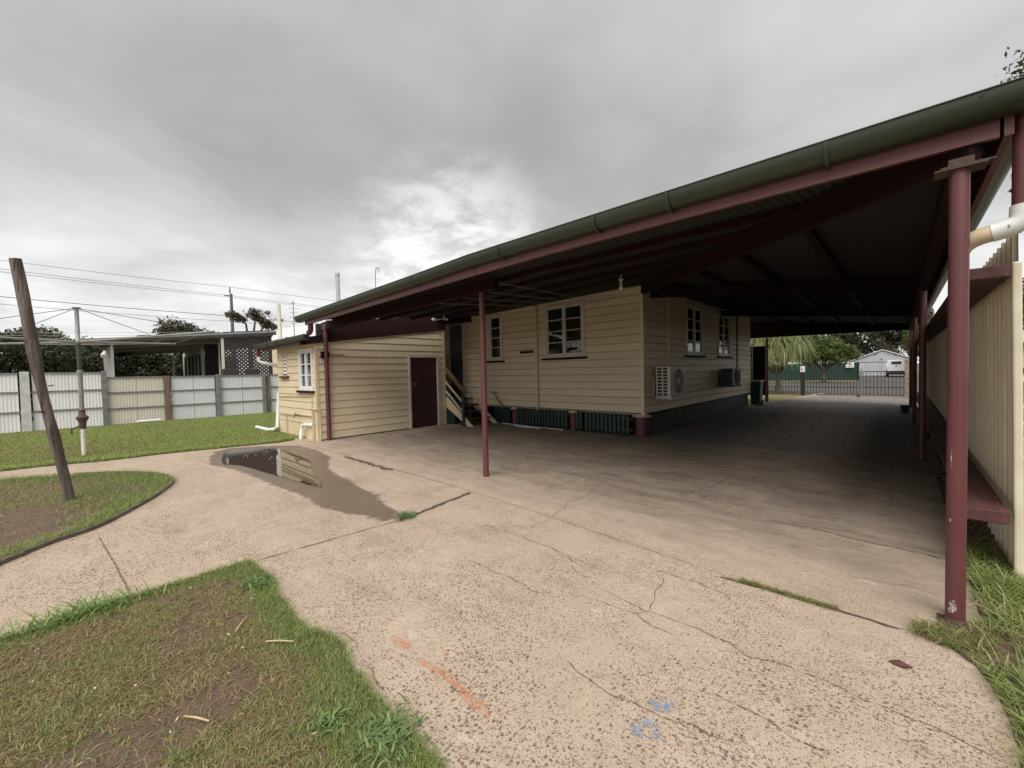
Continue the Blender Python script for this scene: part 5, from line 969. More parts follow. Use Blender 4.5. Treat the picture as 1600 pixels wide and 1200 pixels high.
def tree(base, label, trunk_h, trunk_r, blobs, n, size, pal, name='tree', limbs=True, group=None, droop=0.2, aspect=0.5, gap=0.45, lean=(0, 0)):
    t = thing(name, label, 'tree', base, group); bx_, by_, bz_ = base; mb = MB()
    top = Vector((bx_ + lean[0], by_ + lean[1], bz_ + trunk_h)); b0 = Vector((bx_, by_, bz_ - 0.1))
    mb.tube([b0, b0.lerp(top, 0.35) + Vector((0.04 * trunk_h, 0, 0)) * 0.3, b0.lerp(top, 0.7), top], [trunk_r * 1.25, trunk_r, trunk_r * 0.85, trunk_r * 0.7], 9)
    for c, r_ in blobs:
        c = Vector(c); m_ = top.lerp(c, 0.55) + Vector((random.uniform(-.2, .2), random.uniform(-.2, .2), 0.1)) * trunk_r * 3
        mb.tube([b0.lerp(top, random.uniform(0.65, 0.98)), m_, c], [trunk_r * 0.55, trunk_r * 0.35, trunk_r * 0.1], 6)
        for q in range(2):
            e_ = c + Vector((random.uniform(-1, 1) * r_[0], random.uniform(-1, 1) * r_[1], random.uniform(-0.5, 0.9) * r_[2])) * 0.8; mb.tube([m_.lerp(c, 0.5), e_], [trunk_r * 0.2, trunk_r * 0.05], 5)
    part('trunk', mb, BARK, t, smooth=True)
    blobs2 = []
    for c, r_ in blobs:
        blobs2.append((c, r_))
        for q in range(5):
            a = random.uniform(0, 2 * PI); f = random.uniform(0.6, 0.95); blobs2.append(((c[0] + math.cos(a) * r_[0] * f, c[1] + math.sin(a) * r_[1] * f, c[2] + random.uniform(-0.6, 0.8) * r_[2]), tuple(v * random.uniform(0.3, 0.5) for v in r_)))
    V, F, col = crown_arrays(blobs2, n, size, pal, droop, aspect, gap); o = arrays('crown', V, np.zeros((0, 3), int), F, col, LEAF, None, t); return t
G_DARK = np.array([(0.035, 0.045, 0.020), (0.045, 0.055, 0.024), (0.028, 0.036, 0.018), (0.055, 0.062, 0.028)])
G_MID = np.array([(0.060, 0.090, 0.022), (0.080, 0.110, 0.030), (0.050, 0.075, 0.022), (0.095, 0.120, 0.040)])
G_OLIVE = np.array([(0.085, 0.085, 0.040), (0.070, 0.072, 0.036), (0.105, 0.100, 0.055), (0.060, 0.058, 0.032)])
G_BROWN = np.array([(0.085, 0.075, 0.050), (0.065, 0.062, 0.040), (0.11, 0.095, 0.07), (0.05, 0.048, 0.03)])
# left, behind the fence
tree((-27.2, -2.2, 0), 'broad dark bushy tree behind the white fence bays', 1.4, 0.2, [((-27.2, -2.6, 2.3), (1.8, 2.0, 1.35)), ((-27.0, -0.6, 2.2), (1.6, 1.6, 1.2)), ((-27.5, -4.8, 2.4), (1.8, 1.8, 1.3)), ((-27, -1.8, 1.1), (1.8, 2.6, 1.0)), ((-28.5, 0.4, 2.0), (1.4, 1.6, 1.3))], 30000, 0.15, G_DARK, gap=0.14)
tree((-32.5, -1.3, 0), 'open crowned olive tree rising above the dark bushy tree', 2.4, 0.2, [((-32.5, -1.2, 3.7), (1.5, 1.2, 0.75)), ((-32.4, 0.6, 3.4), (1.3, 0.9, 0.55)), ((-32.4, -3.0, 3.5), (1.2, 1.2, 0.6))], 9000, 0.15, G_OLIVE, gap=0.38)
tree((-33.5, 2.2, 0), 'dark garden tree seen under the neighbouring patio roof', 1.2, 0.15, [((-33.5, 2.2, 2.0), (1.3, 1.7, 1.7)), ((-33.5, 4.2, 2.1), (1.3, 1.5, 1.6)), ((-33.5, 0.4, 1.9), (1.2, 1.5, 1.6)), ((-33.2, 6.0, 2.0), (1.0, 1.5, 1.5))], 26000, 0.17, G_DARK, gap=0.16)
tree((-44, 6.3, 0), 'rounded leafy tree top showing over the patio roof', 4.2, 0.25, [((-44, 5.9, 5.6), (1.6, 1.3, 1.1)), ((-44, 7.3, 5.4), (1.5, 1.2, 0.9))], 3400, 0.22, G_OLIVE * 0.9, gap=0.42)
tree((-52, 13.4, 0), 'thin tree with bare branches beside the power pole', 6.0, 0.28, [((-52, 12.6, 8.2), (1.5, 1.2, 0.8)), ((-52, 14.1, 8.4), (1.4, 1.1, 0.7)), ((-52, 15.6, 7.6), (1.4, 1.2, 0.8))], 4600, 0.24, G_OLIVE * np.array([1.1, 0.95, 1.0]), gap=0.44)
# beyond the gates
tree((-4.66, 42.77, 0), 'spreading green street tree before the green fence', 1.35, 0.16, [((-4.7, 42.7, 2.5), (1.3, 1.3, 0.85)), ((-3.5, 42.8, 2.5), (1.1, 1.0, 0.8)), ((-6.1, 42.6, 2.35), (1.1, 1.0, 0.8)), ((-4.4, 42.9, 3.25), (1.1, 1.0, 0.6)), ((-2.8, 42.9, 2.3), (0.7, 0.7, 0.55)), ((-5.6, 42.3, 1.75), (0.8, 0.7, 0.4)), ((-3.6, 42.3, 1.8), (0.8, 0.7, 0.4))], 11000, 0.17, G_MID * 1.45, gap=0.33)
tree((-4.2, 72, 0), 'tall dark olive tree behind the white shed roof', 3.5, 0.35, [((-4.5, 72, 5.2), (2.6, 2.6, 2.4)), ((-2.0, 72, 5.4), (2.4, 2.4, 2.2)), ((-6.8, 72, 5.2), (2.2, 2.2, 2.0)), ((-4, 72, 3.2), (3.6, 2.4, 1.6)), ((-8.6, 72, 3.6), (2.4, 2.4, 2.2))], 15000, 0.34, G_OLIVE * 0.85, gap=0.4)
tree((1.0, 74, 0), 'brownish casuarina tree directly behind the shed gable', 3.5, 0.4, [((0.6, 74, 5.6), (2.6, 2.4, 2.6)), ((-1.2, 74, 5.0), (1.8, 2, 2.4)), ((2.4, 74, 4.4), (1.6, 2, 2.2)), ((0.6, 74, 8.0), (2.4, 2.4, 2.0)), ((0.2, 73, 3.4), (2.6, 2, 1.4))], 15000, 0.34, G_BROWN, gap=0.36)
tree((1.05, 58.5, 0), 'light green tree beside the parked camper', 1.8, 0.12, [((0.75, 58.5, 3.9), (0.75, 1.0, 1.3)), ((1.3, 58.5, 2.9), (0.8, 1.0, 1.0)), ((1.5, 58.5, 4.9), (1.1, 1.2, 1.2))], 6500, 0.19, G_MID * 1.5, gap=0.3)
tree((-10.8, 60, 0), 'pale leafy tree left of the street tree', 2.2, 0.25, [((-8.6, 60, 4.6), (2.0, 2, 1.3)), ((-11.4, 60, 5.0), (2.2, 2, 1.5)), ((-10.2, 60, 3.0), (2.6, 2, 1.4)), ((-6.6, 60, 3.6), (1.8, 2, 1.2)), ((-7.4, 60, 2.4), (2.2, 2, 1.0))], 11000, 0.24, G_MID * 1.2, gap=0.34)
tree((2.35, 13.9, 0), 'tall gum tree overhanging behind the beige fence end', 4.6, 0.22, [((2.25, 13.9, 5.3), (0.55, 0.8, 1.2)), ((2.30, 13.9, 7.4), (0.72, 0.9, 1.0)), ((2.3, 13.6, 3.9), (0.45, 0.6, 0.7)), ((3.3, 14, 6.2), (0.9, 1.0, 1.6))], 5200, 0.13, G_DARK * 1.1, gap=0.46, lean=(0.5, 0), aspect=0.4)
tree((8.3, 52, 0), 'dark leafy tree behind the far cream cottage', 2.5, 0.3, [((7.6, 52, 4.6), (1.6, 2, 2.0)), ((9.6, 52, 5.6), (2, 2, 2.2)), ((7.4, 52, 7.0), (1.2, 1.5, 1.4))], 4200, 0.3, G_OLIVE * 0.9, gap=0.36)
tree((-13.5, 41, 0), 'rounded green tree far behind the weeping palm', 2.0, 0.22, [((-13.2, 41, 3.6), (2.6, 2, 1.9)), ((-10.6, 41, 3.2), (1.8, 1.6, 1.5)), ((-11.8, 41, 5.0), (1.8, 1.6, 1.2))], 9000, 0.22, G_MID * 0.9, gap=0.3)
# ponytail palm: fountains of strap leaves
pm = thing('ponytail_palm', 'weeping palm with long strap leaves behind the gate', 'palm', (-5.2, 27.0, 0))
mb = MB(); HEADS = [((-5.05, 27.0, 2.75), 1.15), ((-4.15, 27.2, 2.55), 1.05), ((-5.9, 27.1, 2.75), 1.1), ((-4.7, 27.6, 2.95), 1.0), ((-6.5, 27.4, 2.9), 1.1), ((-5.4, 26.8, 2.3), 0.9), ((-7.3, 27.3, 3.0), 1.2), ((-6.0, 27.8, 3.2), 1.2), ((-4.3, 27.6, 3.0), 1.0), ((-4.6, 26.7, 2.1), 0.8), ((-5.7, 26.7, 2.0), 0.8)]
mb.lathe((-5.0, 27.1, -0.05), [(0.20, 0.0), (0.15, 0.4), (0.09, 0.9), (0.07, 1.2)], 12)
for c, r_ in HEADS: mb.tube([(-5.0, 27.1, 1.0), ((c[0] - 5.0) / 2, (c[1] + 27.1) / 2, 1.7), c], [0.06, 0.045, 0.035], 8)
part('trunk', mb, BARK, pm, smooth=True)
def strands(heads, n_each):
    V = []; F = []; C_ = []; k = 0
    for c, r_ in heads:
        for i in range(n_each):
            a = RNG.uniform(0, 2 * PI); el = RNG.uniform(0.1, 1.3); L_ = r_ * RNG.uniform(1.0, 2.0); out = np.array([math.cos(a), math.sin(a), 0]); side = np.array([-math.sin(a), math.cos(a), 0]) * 0.016; p = np.array(c, float); rr = []
            v = out * math.cos(el) * 0.5 + np.array([0, 0, math.sin(el) * 0.5])
            for s_ in range(7):
                wv = side * (1 - s_ / 7.5); rr += [p - wv, p + wv]; p = p + v * L_ / 3.2; v = v * np.array([0.82, 0.82, 1]) + np.array([0, 0, -0.165])
            V += rr; F += [(k + 2 * q, k + 2 * q + 1, k + 2 * q + 3, k + 2 * q + 2) for q in range(6)]; k += 14
            cc = np.array([(0.17, 0.205, 0.07), (0.22, 0.24, 0.10), (0.12, 0.155, 0.055), (0.27, 0.245, 0.12)][RNG.integers(0, 4)]) * RNG.uniform(0.8, 1.2); C_ += [cc] * 14
    return np.array(V), np.array(F), np.array(C_)
V, F, C_ = strands(HEADS, 520); arrays('crown', V, np.zeros((0, 3), int), F, C_, LEAF, None, pm)

# ================================================================== NEIGHBOUR ON THE LEFT
nb = thing('neighbour_house', 'neighbouring low house with an open patio roof and solar panels behind the fence', 'house', (-25, 4, 0))
A0 = Vector((-23.6, 0.45, 3.10)); A1 = Vector((-22.24, 6.73, 3.644)); BK = Vector((-6.8, 1.4, -0.22))
def nbp(u, v, dz=0.0): p = A0.lerp(A1, u) + BK * v; return (p.x, p.y, p.z + dz)
for i in range(8):
    a, b = i / 8, (i + 1) / 8 + 0.012; k = 10; mb = MB()
    for j in range(k + 1):
        u = a + (b - a) * j / k; z_ = 0.02 if j % 2 else 0.0; mb.v += [nbp(u, 0, z_), nbp(u, 1, z_)]
    mb.f += [(2 * j, 2 * j + 2, 2 * j + 3, 2 * j + 1) for j in range(k)]; part('roof_sheet', mb, NBUNDER, nb)
mb = MB(); mb.bar(nbp(-0.03, -0.012, 0.0), nbp(1.02, -0.012, 0.0), 0.06, 0.17); part('fascia', mb, NBROOF, nb); mb = MB(); mb.bar(nbp(-0.03, -0.03, 0.06), nbp(1.02, -0.03, 0.06), 0.09, 0.08); part('gutter', mb, GALV, nb)
mb = MB(); mb.bar(nbp(0.0, 0, -0.03), nbp(0.0, 1, -0.03), 0.06, 0.12); part('barge_board', mb, GREYWALL, nb)
for v in (0.28, 0.55, 0.85):
    mb = MB(); mb.bar(nbp(0.0, v, -0.08), nbp(1.0, v, -0.08), 0.05, 0.12); part('rafter', mb, NBUNDER, nb)
for i in range(5):
    u0 = 0.22 + i * 0.155; mb = MB(); c = [Vector(nbp(u0, 0.06, 0.17)), Vector(nbp(u0 + 0.145, 0.06, 0.17)), Vector(nbp(u0 + 0.145, 0.45, 0.48)), Vector(nbp(u0, 0.45, 0.48))]; mb.add(c + [p + Vector((0, 0, 0.05)) for p in c], [(3, 2, 1, 0), (4, 5, 6, 7), (0, 1, 5, 4), (1, 2, 6, 5), (2, 3, 7, 6), (3, 0, 4, 7)]); part('solar_panel', mb, SOLAR, nb)
for k in range(5):
    mb = MB(); xa = -23.55 - k * 0.62; mb.box(xa - 0.42, xa, 1.08 - k * 0.03, 1.16 - k * 0.03, 0.0, 3.0 - k * 0.03); part('wall_panel', mb, GREYWALL, nb)
p = Vector((-28.3, 3.68, 2.95)); mb = MB(); mb.box(p.x - 0.06, p.x + 0.06, p.y - 0.05, p.y + 0.05, 0, p.z - 0.1); part('patio_post', mb, TRIM, nb)
hw = MB(); hw.box(-30.6, -25.5, 4.42, 4.54, 0, 3.0); part('wall', hw, GREYWALL, nb)
for k, (xa, xb) in enumerate(((-26.0, -25.7), (-26.9, -26.6), (-27.9, -27.4), (-28.9, -28.3), (-30.0, -29.5))):
    mb = MB(); mb.box(xa, xb, 4.39, 4.415, 0.9 if k % 2 else 1.4, 2.75); part('window', mb, DARKIN, nb)
hw = MB(); hw.box(-25.5, -25.4, 4.56, 5.3, 0, 3.25); part('wall', hw, DARKIN, nb, label='dark patio recess')
mb = MB(); mb.box(-23.6, -23.54, 4.75, 4.81, 0, 3.2); part('patio_post', mb, TRIM, nb)
# lattice screen
LA = Vector((-22.62, 4.72, 0)); LB = Vector((-22.28, 6.6, 0)); lw_ = (LB - LA).length; ld = (LB - LA).normalized(); la = MB(); z0, z1 = 1.2, 3.5
def lz(u): return 3.32 + 0.2 * u / lw_
c = -3.0
while c < 3.2:
    for sgn, off in ((1, 0.0), (-1, 0.014)):
        pts = []
        for u in np.linspace(0, lw_, 60):
            z = (z0 + c + u) if sgn > 0 else (z0 + c + lw_ - u)
            if z0 <= z <= lz(u): pts.append((u, z))
        if len(pts) > 1:
            a = LA + ld * pts[0][0]; b = LA + ld * pts[-1][0]; nn = Vector((ld.y, -ld.x, 0)) * off; la.bar((a.x + nn.x, a.y + nn.y, pts[0][1]), (b.x + nn.x, b.y + nn.y, pts[-1][1]), 0.078, 0.010, (ld.y, -ld.x, 0))
    c += 0.165
part('lattice', la, LATT, nb); mb = MB(); mb.bar(LA, LA + Vector((0, 0, 3.35)), 0.10, 0.08, (1, 0, 0)); part('lattice_post', mb, TRIM, nb); mb = MB(); mb.bar(LB, LB + Vector((0, 0, 3.5)), 0.10, 0.08, (1, 0, 0)); part('lattice_post', mb, LATT, nb)
mb = MB(); mb.tube([(-23.4, 0.9, 2.70), (-23.2, 0.85, 2.55), (-23.1, 0.85, 2.50)], [0.05, 0.09, 0.09], 10); part('camera_dome', mb, TRIM, nb, smooth=True)
def wchair(x, y, label):
    t = thing('wicker_chair', label, 'chair', (x, y, 0), 'wicker chairs on the neighbouring patio')
    mb = MB(); mb.box(x - 0.28, x + 0.28, y - 0.28, y + 0.28, 1.05, 1.13); part('seat', mb, WICKER, t, bevel=0.02); mb = MB(); mb.box(x + 0.20, x + 0.27, y - 0.30, y + 0.30, 1.13, 1.92); part('backrest', mb, WICKER, t, bevel=0.02)
    for a in (-1, 1):
        mb = MB(); mb.box(x - 0.26, x + 0.24, y + a * 0.30 - 0.03, y + a * 0.30 + 0.03, 1.36, 1.42); part('armrest', mb, WICKER, t, bevel=0.01)
        for b in (-1, 1): mb = MB(); mb.box(x + b * 0.24 - 0.02, x + b * 0.24 + 0.02, y + a * 0.25 - 0.02, y + a * 0.25 + 0.02, 0.62, 1.05); part('leg', mb, WICKER, t)
dkk = MB(); dkk.box(-24.6, -20.4, 3.2, 7.0, 0.0, 0.62); part('patio_deck', dkk, TIMBER, nb)
wchair(-21.3, 4.65, 'dark wicker patio chair nearer the patio opening'); wchair(-21.2, 5.45, 'dark wicker patio chair before the lattice screen')
# white roofed house farther left behind the annex
wh = thing('white_roof_house', 'cream house with a white metal roof glimpsed between two gutters', 'house', (-33, 14, 0))
mb = MB(); mb.add([(-33, 8.2, 4.15), (-30.5, 17, 4.15), (-37.5, 19.5, 5.9), (-38.5, 13.2, 5.9), (-33, 8.2, 4.08), (-30.5, 17, 4.08)], [(0, 1, 2, 3), (0, 4, 5, 1)]); part('roof', mb, WROOF, wh); mb = MB(); mb.bar((-32.4, 10.0, 3.95), (-30.4, 17, 3.95), 0.12, 0.36); part('fascia', mb, CREAM, wh); mb = MB(); mb.bar((-32.9, 9.6, 1.9), (-30.9, 17, 1.9), 0.12, 3.8); part('wall', mb, CREAM, wh)
an = thing('antenna', 'thin television antenna mast beside the cream vent pipe', 'antenna', (-14.5, 4.9, 0)); mb = MB(); mb.tube([(-14.45, 5.0, 0), (-14.45, 5.0, 4.0)], 0.014, 6); part('mast', mb, GALV, an)
for zz, l_ in ((3.25, 0.10), (3.45, 0.14), (3.6, 0.12), (3.75, 0.16), (3.9, 0.12)): mb = MB(); mb.tube([(-14.45 - 0.02, 5.0 - l_, zz), (-14.45 + 0.02, 5.0 + l_, zz + 0.01)], 0.006, 4); part('element', mb, GALV, an)
# power pole and lines far left
pw = thing('power_pole', 'grey power pole standing far behind the neighbouring roofs', 'power pole', (-58.5, 13.3, 0))
mb = MB(); mb.lathe((-58.5, 13.3, 0), [(0.22, 0.0), (0.15, 11.6)], 10); part('pole', mb, POLEG, pw, smooth=True); mb = MB(); mb.bar((-58.5, 12.6, 11.35), (-58.5, 13.4, 11.35), 0.12, 0.12); part('crossarm', mb, POLEG, pw); mb = MB(); mb.lathe((-58.5, 13.2, 11.6), [(0.05, 0), (0.09, 0.3), (0.05, 0.8)], 8); part('insulator', mb, POLEG, pw, smooth=True)
for lab, y0z, y1z, yend in (('topmost overhead power line', 12.54, 12.4, 11.3), ('second overhead power line from the top', 11.9, 11.4, 10.3), ('third overhead power line from the top', 11.6, 11.2, 10.0), ('thick overhead line below the upper three', 9.33, 8.95, 8.3), ('thin lowest overhead line', 8.63, 8.3, 7.6)):
    a = Vector((-60.5, -18, y0z + 0.9)); b = Vector((-58.5, 13.25, y1z)); c = Vector((-52, 50, yend)); pts = []
    for i in range(13):
        t = i / 12; p = a.lerp(b, t); p.z -= 0.28 * 4 * t * (1 - t); pts.append(p)
    for i in range(1, 13):
        t = i / 12; p = b.lerp(c, t); p.z -= 0.35 * 4 * t * (1 - t); pts.append(p)
    solo('power_line', MB().tube(pts, 0.03 if 'thick' in lab else 0.018, 4), WIRE, lab, 'power line', 'overhead lines at the far left')

# ================================================================== STREET END
def gate(x0, x1, y0, y1, label, name='gate', cat='gate', braced=False):
    t = thing(name, label, cat, ((x0 + x1) / 2, (y0 + y1) / 2, 0), 'barred steel gates and fence across the driveway')
    L_ = math.hypot(x1 - x0, y1 - y0); d = Vector((x1 - x0, y1 - y0, 0)) / L_; A = Vector((x0, y0, 0))
    for zz in (0.07, 0.42, 1.15):
        mb = MB(); mb.bar(A + Vector((0, 0, zz)), A + d * L_ + Vector((0, 0, zz)), 0.035, 0.035); part('rail', mb, BLACK, t)
    bm_ = MB(); bm_.box(-0.010, 0.010, -0.010, 0.010, 0.04, 1.165); me = bm_.mesh('bar'); me.materials.append(BLACK); n = int(L_ / 0.115)
    for i in range(n + 1): p = A + d * (L_ * i / n); part('bar', me, None, t, loc=(p.x, p.y, 0))
    return t
gate(-5.6, -3.66, 24.75, 24.95, 'fixed barred fence panel left of the gate post', 'barred_fence', 'fence'); gate(-3.48, -1.37, 25.0, 25.0, 'left leaf of the barred double gate'); gate(-1.27, 0.10, 25.0, 25.1, 'right leaf of the barred double gate')
gpz = thing('gate_post', 'dark square gate post topped by a small white plate', 'gate post', (-3.57, 25.0, 0)); mb = MB(); mb.box(-3.64, -3.50, 24.95, 25.09, -0.02, 1.17); part('post', mb, BLACK, gpz); mb = MB(); mb.box(-3.66, -3.47, 24.94, 24.96, 1.17, 1.47); part('plate', mb, SIGNM, gpz); mb = MB(); mb.box(-3.625, -3.565, 24.935, 24.938, 1.28, 1.36); mb.box(-3.625, -3.545, 24.935, 24.938, 1.23, 1.25); part('print', mb, mat('faint_red_print', (0.38, 0.18, 0.16), None, 5, 0.5), gpz)
gpz = thing('gate_stop_post', 'slim steel post where the two gate leaves meet', 'gate post', (-1.32, 24.98, 0)); mb = MB(); mb.box(-1.35, -1.29, 24.93, 24.99, -0.02, 1.28); part('post', mb, GALV, gpz); mb = MB(); mb.lathe((-1.42, 24.8, 0.0), [(0.06, 0), (0.07, 0.05), (0.02, 0.12)], 8); part('wheel', mb, BLACK, gpz)
br = thing('block_pillar', 'tan block pillar at the right end of the gate', 'pillar', (0.30, 25.2, 0))
for i in range(8): mb = MB(); mb.box(0.12 + 0.006 * (i % 2), 0.50, 25.05, 25.42, i * 0.2, i * 0.2 + 0.188); part('block', mb, BRICK, br, bevel=0.01)
mb = MB(); mb.box(0.10, 0.52, 25.03, 25.44, 1.6, 1.66); part('cap', mb, BRICK, br)
tb = thing('black_crate', 'black plastic crate at the driveway edge near the fence', 'crate', (0.12, 17.3, 0)); mb = MB(); mb.box(0.0, 0.19, 17.25, 17.5, 0.0, 0.20); part('body', mb, BLACK, tb, bevel=0.02); mb = MB(); mb.box(-0.015, 0.205, 17.235, 17.515, 0.20, 0.235); part('rim', mb, BLACK, tb, bevel=0.01)
bn = thing('wheelie_bin', 'dark wheelie bin with yellow lid at the front house corner', 'wheelie bin', (-4.07, 18.15, 0))
mb = MB(); mb.add([(-4.22, 17.95, 0.04), (-3.93, 17.95, 0.04), (-3.93, 18.3, 0.04), (-4.22, 18.3, 0.04), (-4.27, 17.88, 0.92), (-3.88, 17.88, 0.92), (-3.88, 18.4, 0.92), (-4.27, 18.4, 0.92)], [(3, 2, 1, 0), (0, 1, 5, 4), (1, 2, 6, 5), (2, 3, 7, 6), (3, 0, 4, 7), (4, 5, 6, 7)]); part('body', mb, BINM, bn, bevel=0.015); mb = MB(); mb.box(-4.29, -3.86, 17.86, 18.44, 0.92, 0.97); part('lid', mb, BINL, bn, bevel=0.015)
for xx in (-4.21, -3.92): mb = MB(); mb.tube([(xx - 0.025, 18.33, 0.1), (xx + 0.025, 18.33, 0.1)], 0.1, 14); part('wheel', mb, TYRE, bn)
bp_ = thing('screen_panel', 'tall black double screen panel beside the front carport post', 'screen', (-4.6, 20.5, 0))
for a, b in ((-5.35, -4.80), (-4.74, -4.28)): mb = MB(); mb.box(a, b, 20.48, 20.52, 0.25, 2.38); part('panel', mb, mat('matt_black_panel', (0.006, 0.006, 0.006), (0.008, 0.008, 0.008), 4, 0.95, spec=0.1), bp_)
for xx in (-5.37, -4.77, -4.26): mb = MB(); mb.box(xx - 0.012, xx + 0.012, 20.47, 20.53, -0.02, 2.4); part('post', mb, BLACK, bp_)
gf = thing('green_fence', 'dark green ribbed steel fence across the road', 'fence', (-7, 48.6, 0))
F0 = Vector((-14.5, 46.6, 0)); F1 = Vector((-2.82, 49.5, 0)); n = 12
for i in range(n):
    a = F0.lerp(F1, i / n); b = F0.lerp(F1, (i + 1) / n + 0.003); nn = Vector((-(b - a).y, (b - a).x, 0)).normalized(); mb = MB(); k = 20
    for j in range(k + 1):
        p = a.lerp(b, j / k) + nn * (0.035 if (j // 2) % 2 else 0.0); mb.v += [(p.x, p.y, 0.0), (p.x, p.y, 1.62 + 0.02 * (i % 2))]
    mb.f += [(2 * j, 2 * j + 2, 2 * j + 3, 2 * j + 1) for j in range(k)]; part('panel', mb, CGREEN, gf)
mb = MB(); mb.box(-2.87, -2.77, 49.4, 49.5, 0, 1.68); part('fence_post', mb, CGREEN, gf)
sg = thing('fence_sign', 'small white sign fixed near the end of the green fence', 'sign', (-3.4, 49.2, 1.4)); mb = MB(); mb.box(-3.72, -3.12, 49.12, 49.15, 1.18, 1.68); part('plate', mb, SIGNM, sg); mb = MB(); mb.box(-3.52, -3.32, 49.105, 49.115, 1.46, 1.58); mb.box(-3.60, -3.24, 49.105, 49.115, 1.30, 1.335); part('print', mb, SIGNK, sg)
shd = thing('shed', 'white steel shed with a low gable and wide garage doors', 'shed', (-1.9, 68, 0))
SX0, SX1, SY0, SY1 = -4.55, 1.35, 66.4, 76; mb = MB(); mb.prism([(SX0, 0), (SX1, 0), (SX1, 1.78), (-1.6, 3.0), (SX0, 1.78)], 'y', SY0, SY1); part('wall', mb, SHEDW, shd)
for s_, xa, xb in ((0, SX0 - 0.25, -1.6), (1, -1.6, SX1 + 0.25)):
    mb = MB(); za, zb = (1.72, 3.08) if s_ == 0 else (3.08, 1.72); mb.add([(xa, SY0 - 0.2, za), (xb, SY0 - 0.2, zb), (xb, SY1, zb), (xa, SY1, za), (xa, SY0 - 0.2, za + 0.1), (xb, SY0 - 0.2, zb + 0.1), (xb, SY1, zb + 0.1), (xa, SY1, za + 0.1)], [(3, 2, 1, 0), (4, 5, 6, 7), (0, 1, 5, 4), (1, 2, 6, 5), (2, 3, 7, 6), (3, 0, 4, 7)]); part('roof', mb, WROOF, shd)
i = 0; x = SX0 + 0.05
while x < SX1 - 0.1:
    zt = 1.84 + (1.18 * (1 - abs(x + 1.6) / 2.95)); mb = MB(); mb.box(x, x + 0.2, SY0 - 0.03, SY0 - 0.002, 1.70, max(1.74, zt - 0.06)); part('gable_sheet', mb, SHEDW, shd); x += 0.23
for a, b in ((-4.35, -1.75), (-1.55, 1.2)):
    for k in range(4): mb = MB(); mb.box(a, b, SY0 - 0.04, SY0 - 0.01, 0.03 + k * 0.39, 0.03 + k * 0.39 + 0.375); part('door_panel', mb, SHEDW, shd)
mb = MB(); mb.box(SX0 + 0.05, SX1 - 0.05, SY0 - 0.05, SY0 - 0.02, 1.60, 1.66); part('lintel', mb, GALV, shd)
for xx, zz in ((-2.2, 2.55), (-0.45, 2.45), (-1.65, 1.95)): mb = MB(); mb.lathe((xx, SY0 - 0.08, zz), [(0.06, 0), (0.08, 0.06), (0.03, 0.12)], 8); part('lamp', mb, BLACK, shd)
# camper ute seen from behind
rv = thing('camper_ute', 'white camper utility vehicle parked tail on before the shed', 'camper', (-0.35, 60.5, 0))
mb = MB(); mb.add([(-1.2, 60.4, 0.55), (0.48, 60.4, 0.55), (0.48, 60.4, 1.20), (0.36, 60.45, 1.82), (-1.05, 60.45, 1.82), (-1.2, 60.4, 1.20), (-1.2, 64.6, 0.55), (0.48, 64.6, 0.55), (0.48, 64.6, 1.1), (0.36, 63.2, 1.85), (-1.05, 63.2, 1.85), (-1.2, 64.6, 1.1)], [(0, 1, 2, 5), (5, 2, 3, 4), (6, 11, 8, 7), (11, 10, 9, 8), (0, 5, 11, 6), (5, 4, 10, 11), (1, 7, 8, 2), (2, 8, 9, 3), (4, 3, 9, 10), (0, 6, 7, 1)]); part('body', mb, CARW, rv, bevel=0.06)
mb = MB(); mb.add([(-0.74, 60.398, 1.36), (0.04, 60.398, 1.36), (0.04, 60.415, 1.66), (-0.74, 60.415, 1.66)], [(0, 1, 2, 3)]); part('rear_window', mb, SOLAR, rv); mb = MB(); mb.box(-1.18, 0.46, 60.28, 60.39, 0.36, 0.66); part('bumper', mb, BLACK, rv); mb = MB(); mb.box(-1.05, 0.35, 60.42, 64.3, 0.24, 0.55); part('chassis', mb, BLACK, rv)
for xx in (-1.15, 0.37): mb = MB(); mb.box(xx, xx + 0.08, 60.37, 60.395, 0.60, 0.88); part('tail_light', mb, RED, rv)
mb = MB(); mb.lathe((-0.36, 60.36, 1.18), [(0.05, 0), (0.07, 0.05), (0.05, 0.1)], 10); part('badge', mb, BLACK, rv)
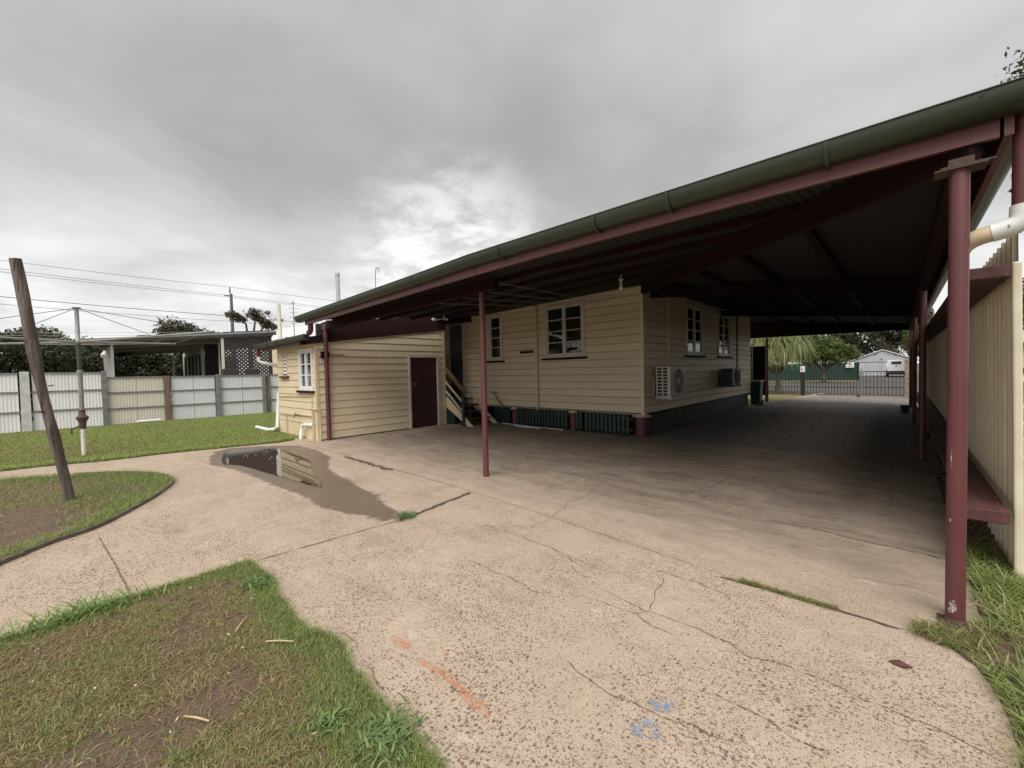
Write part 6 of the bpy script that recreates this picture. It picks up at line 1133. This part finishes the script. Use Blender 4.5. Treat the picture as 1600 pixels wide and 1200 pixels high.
for xx in (-1.18, 0.24):
    for yy in (61.1, 63.8): mb = MB(); mb.tube([(xx, yy, 0.33), (xx + 0.22, yy, 0.33)], 0.33, 16); part('wheel', mb, TYRE, rv)
mb = MB(); mb.box(-0.62, -0.1, 60.28, 60.30, 0.62, 0.74); part('number_plate', mb, SIGNM, rv)
cr = thing('parked_car', 'blue grey car half hidden behind the weeping palm', 'car', (-9.7, 50.6, 0))
mb = MB(); mb.prism([(-11.9, 0.30), (-8.75, 0.30), (-8.72, 0.62), (-9.1, 0.78), (-9.75, 0.84), (-10.3, 1.22), (-11.6, 1.24), (-12.0, 0.9)], 'y', 50.0, 51.5); part('body', mb, CARB, cr, bevel=0.06)
mb = MB(); mb.prism([(-9.78, 0.87), (-10.3, 1.18), (-10.9, 1.18), (-10.9, 0.87)], 'y', 49.985, 49.995); part('side_window', mb, SOLAR, cr); mb = MB(); mb.add([(-9.74, 50.1, 0.87), (-9.74, 51.4, 0.87), (-10.26, 51.3, 1.21), (-10.26, 50.2, 1.21)], [(0, 1, 2, 3)]); part('windscreen', mb, SOLAR, cr)
for yy in (50.12, 51.15): mb = MB(); mb.box(-8.76, -8.70, yy, yy + 0.24, 0.55, 0.68); part('headlight', mb, CHROME, cr)
for xx in (-9.4, -11.3):
    for yy in (49.97, 51.32): mb = MB(); mb.tube([(xx, yy, 0.30), (xx, yy + 0.2, 0.30)], 0.30, 16); part('wheel', mb, TYRE, cr)
ch = thing('cottage', 'far cream cottage with a pale roof at the right edge', 'house', (9, 46, 0)); mb = MB(); mb.box(5.9, 14, 45, 52, 0.0, 2.75); part('wall', mb, CREAM, ch)
for k in range(14): mb = MB(); mb.box(5.88, 14, 44.97, 44.998, 0.5 + k * 0.16, 0.5 + k * 0.16 + 0.145); part('weatherboard', mb, mat('pale_boards', (0.56, 0.54, 0.46), (0.5, 0.48, 0.41), 2, 0.6), ch)
mb = MB(); mb.prism([(5.2, 2.72), (14.6, 2.72), (12, 4.0), (7.2, 4.0)], 'y', 44.3, 52.5); part('roof', mb, WROOF, ch); mb = MB(); mb.box(6.05, 6.65, 44.94, 44.96, 0.55, 1.0); part('window', mb, SOLAR, ch)
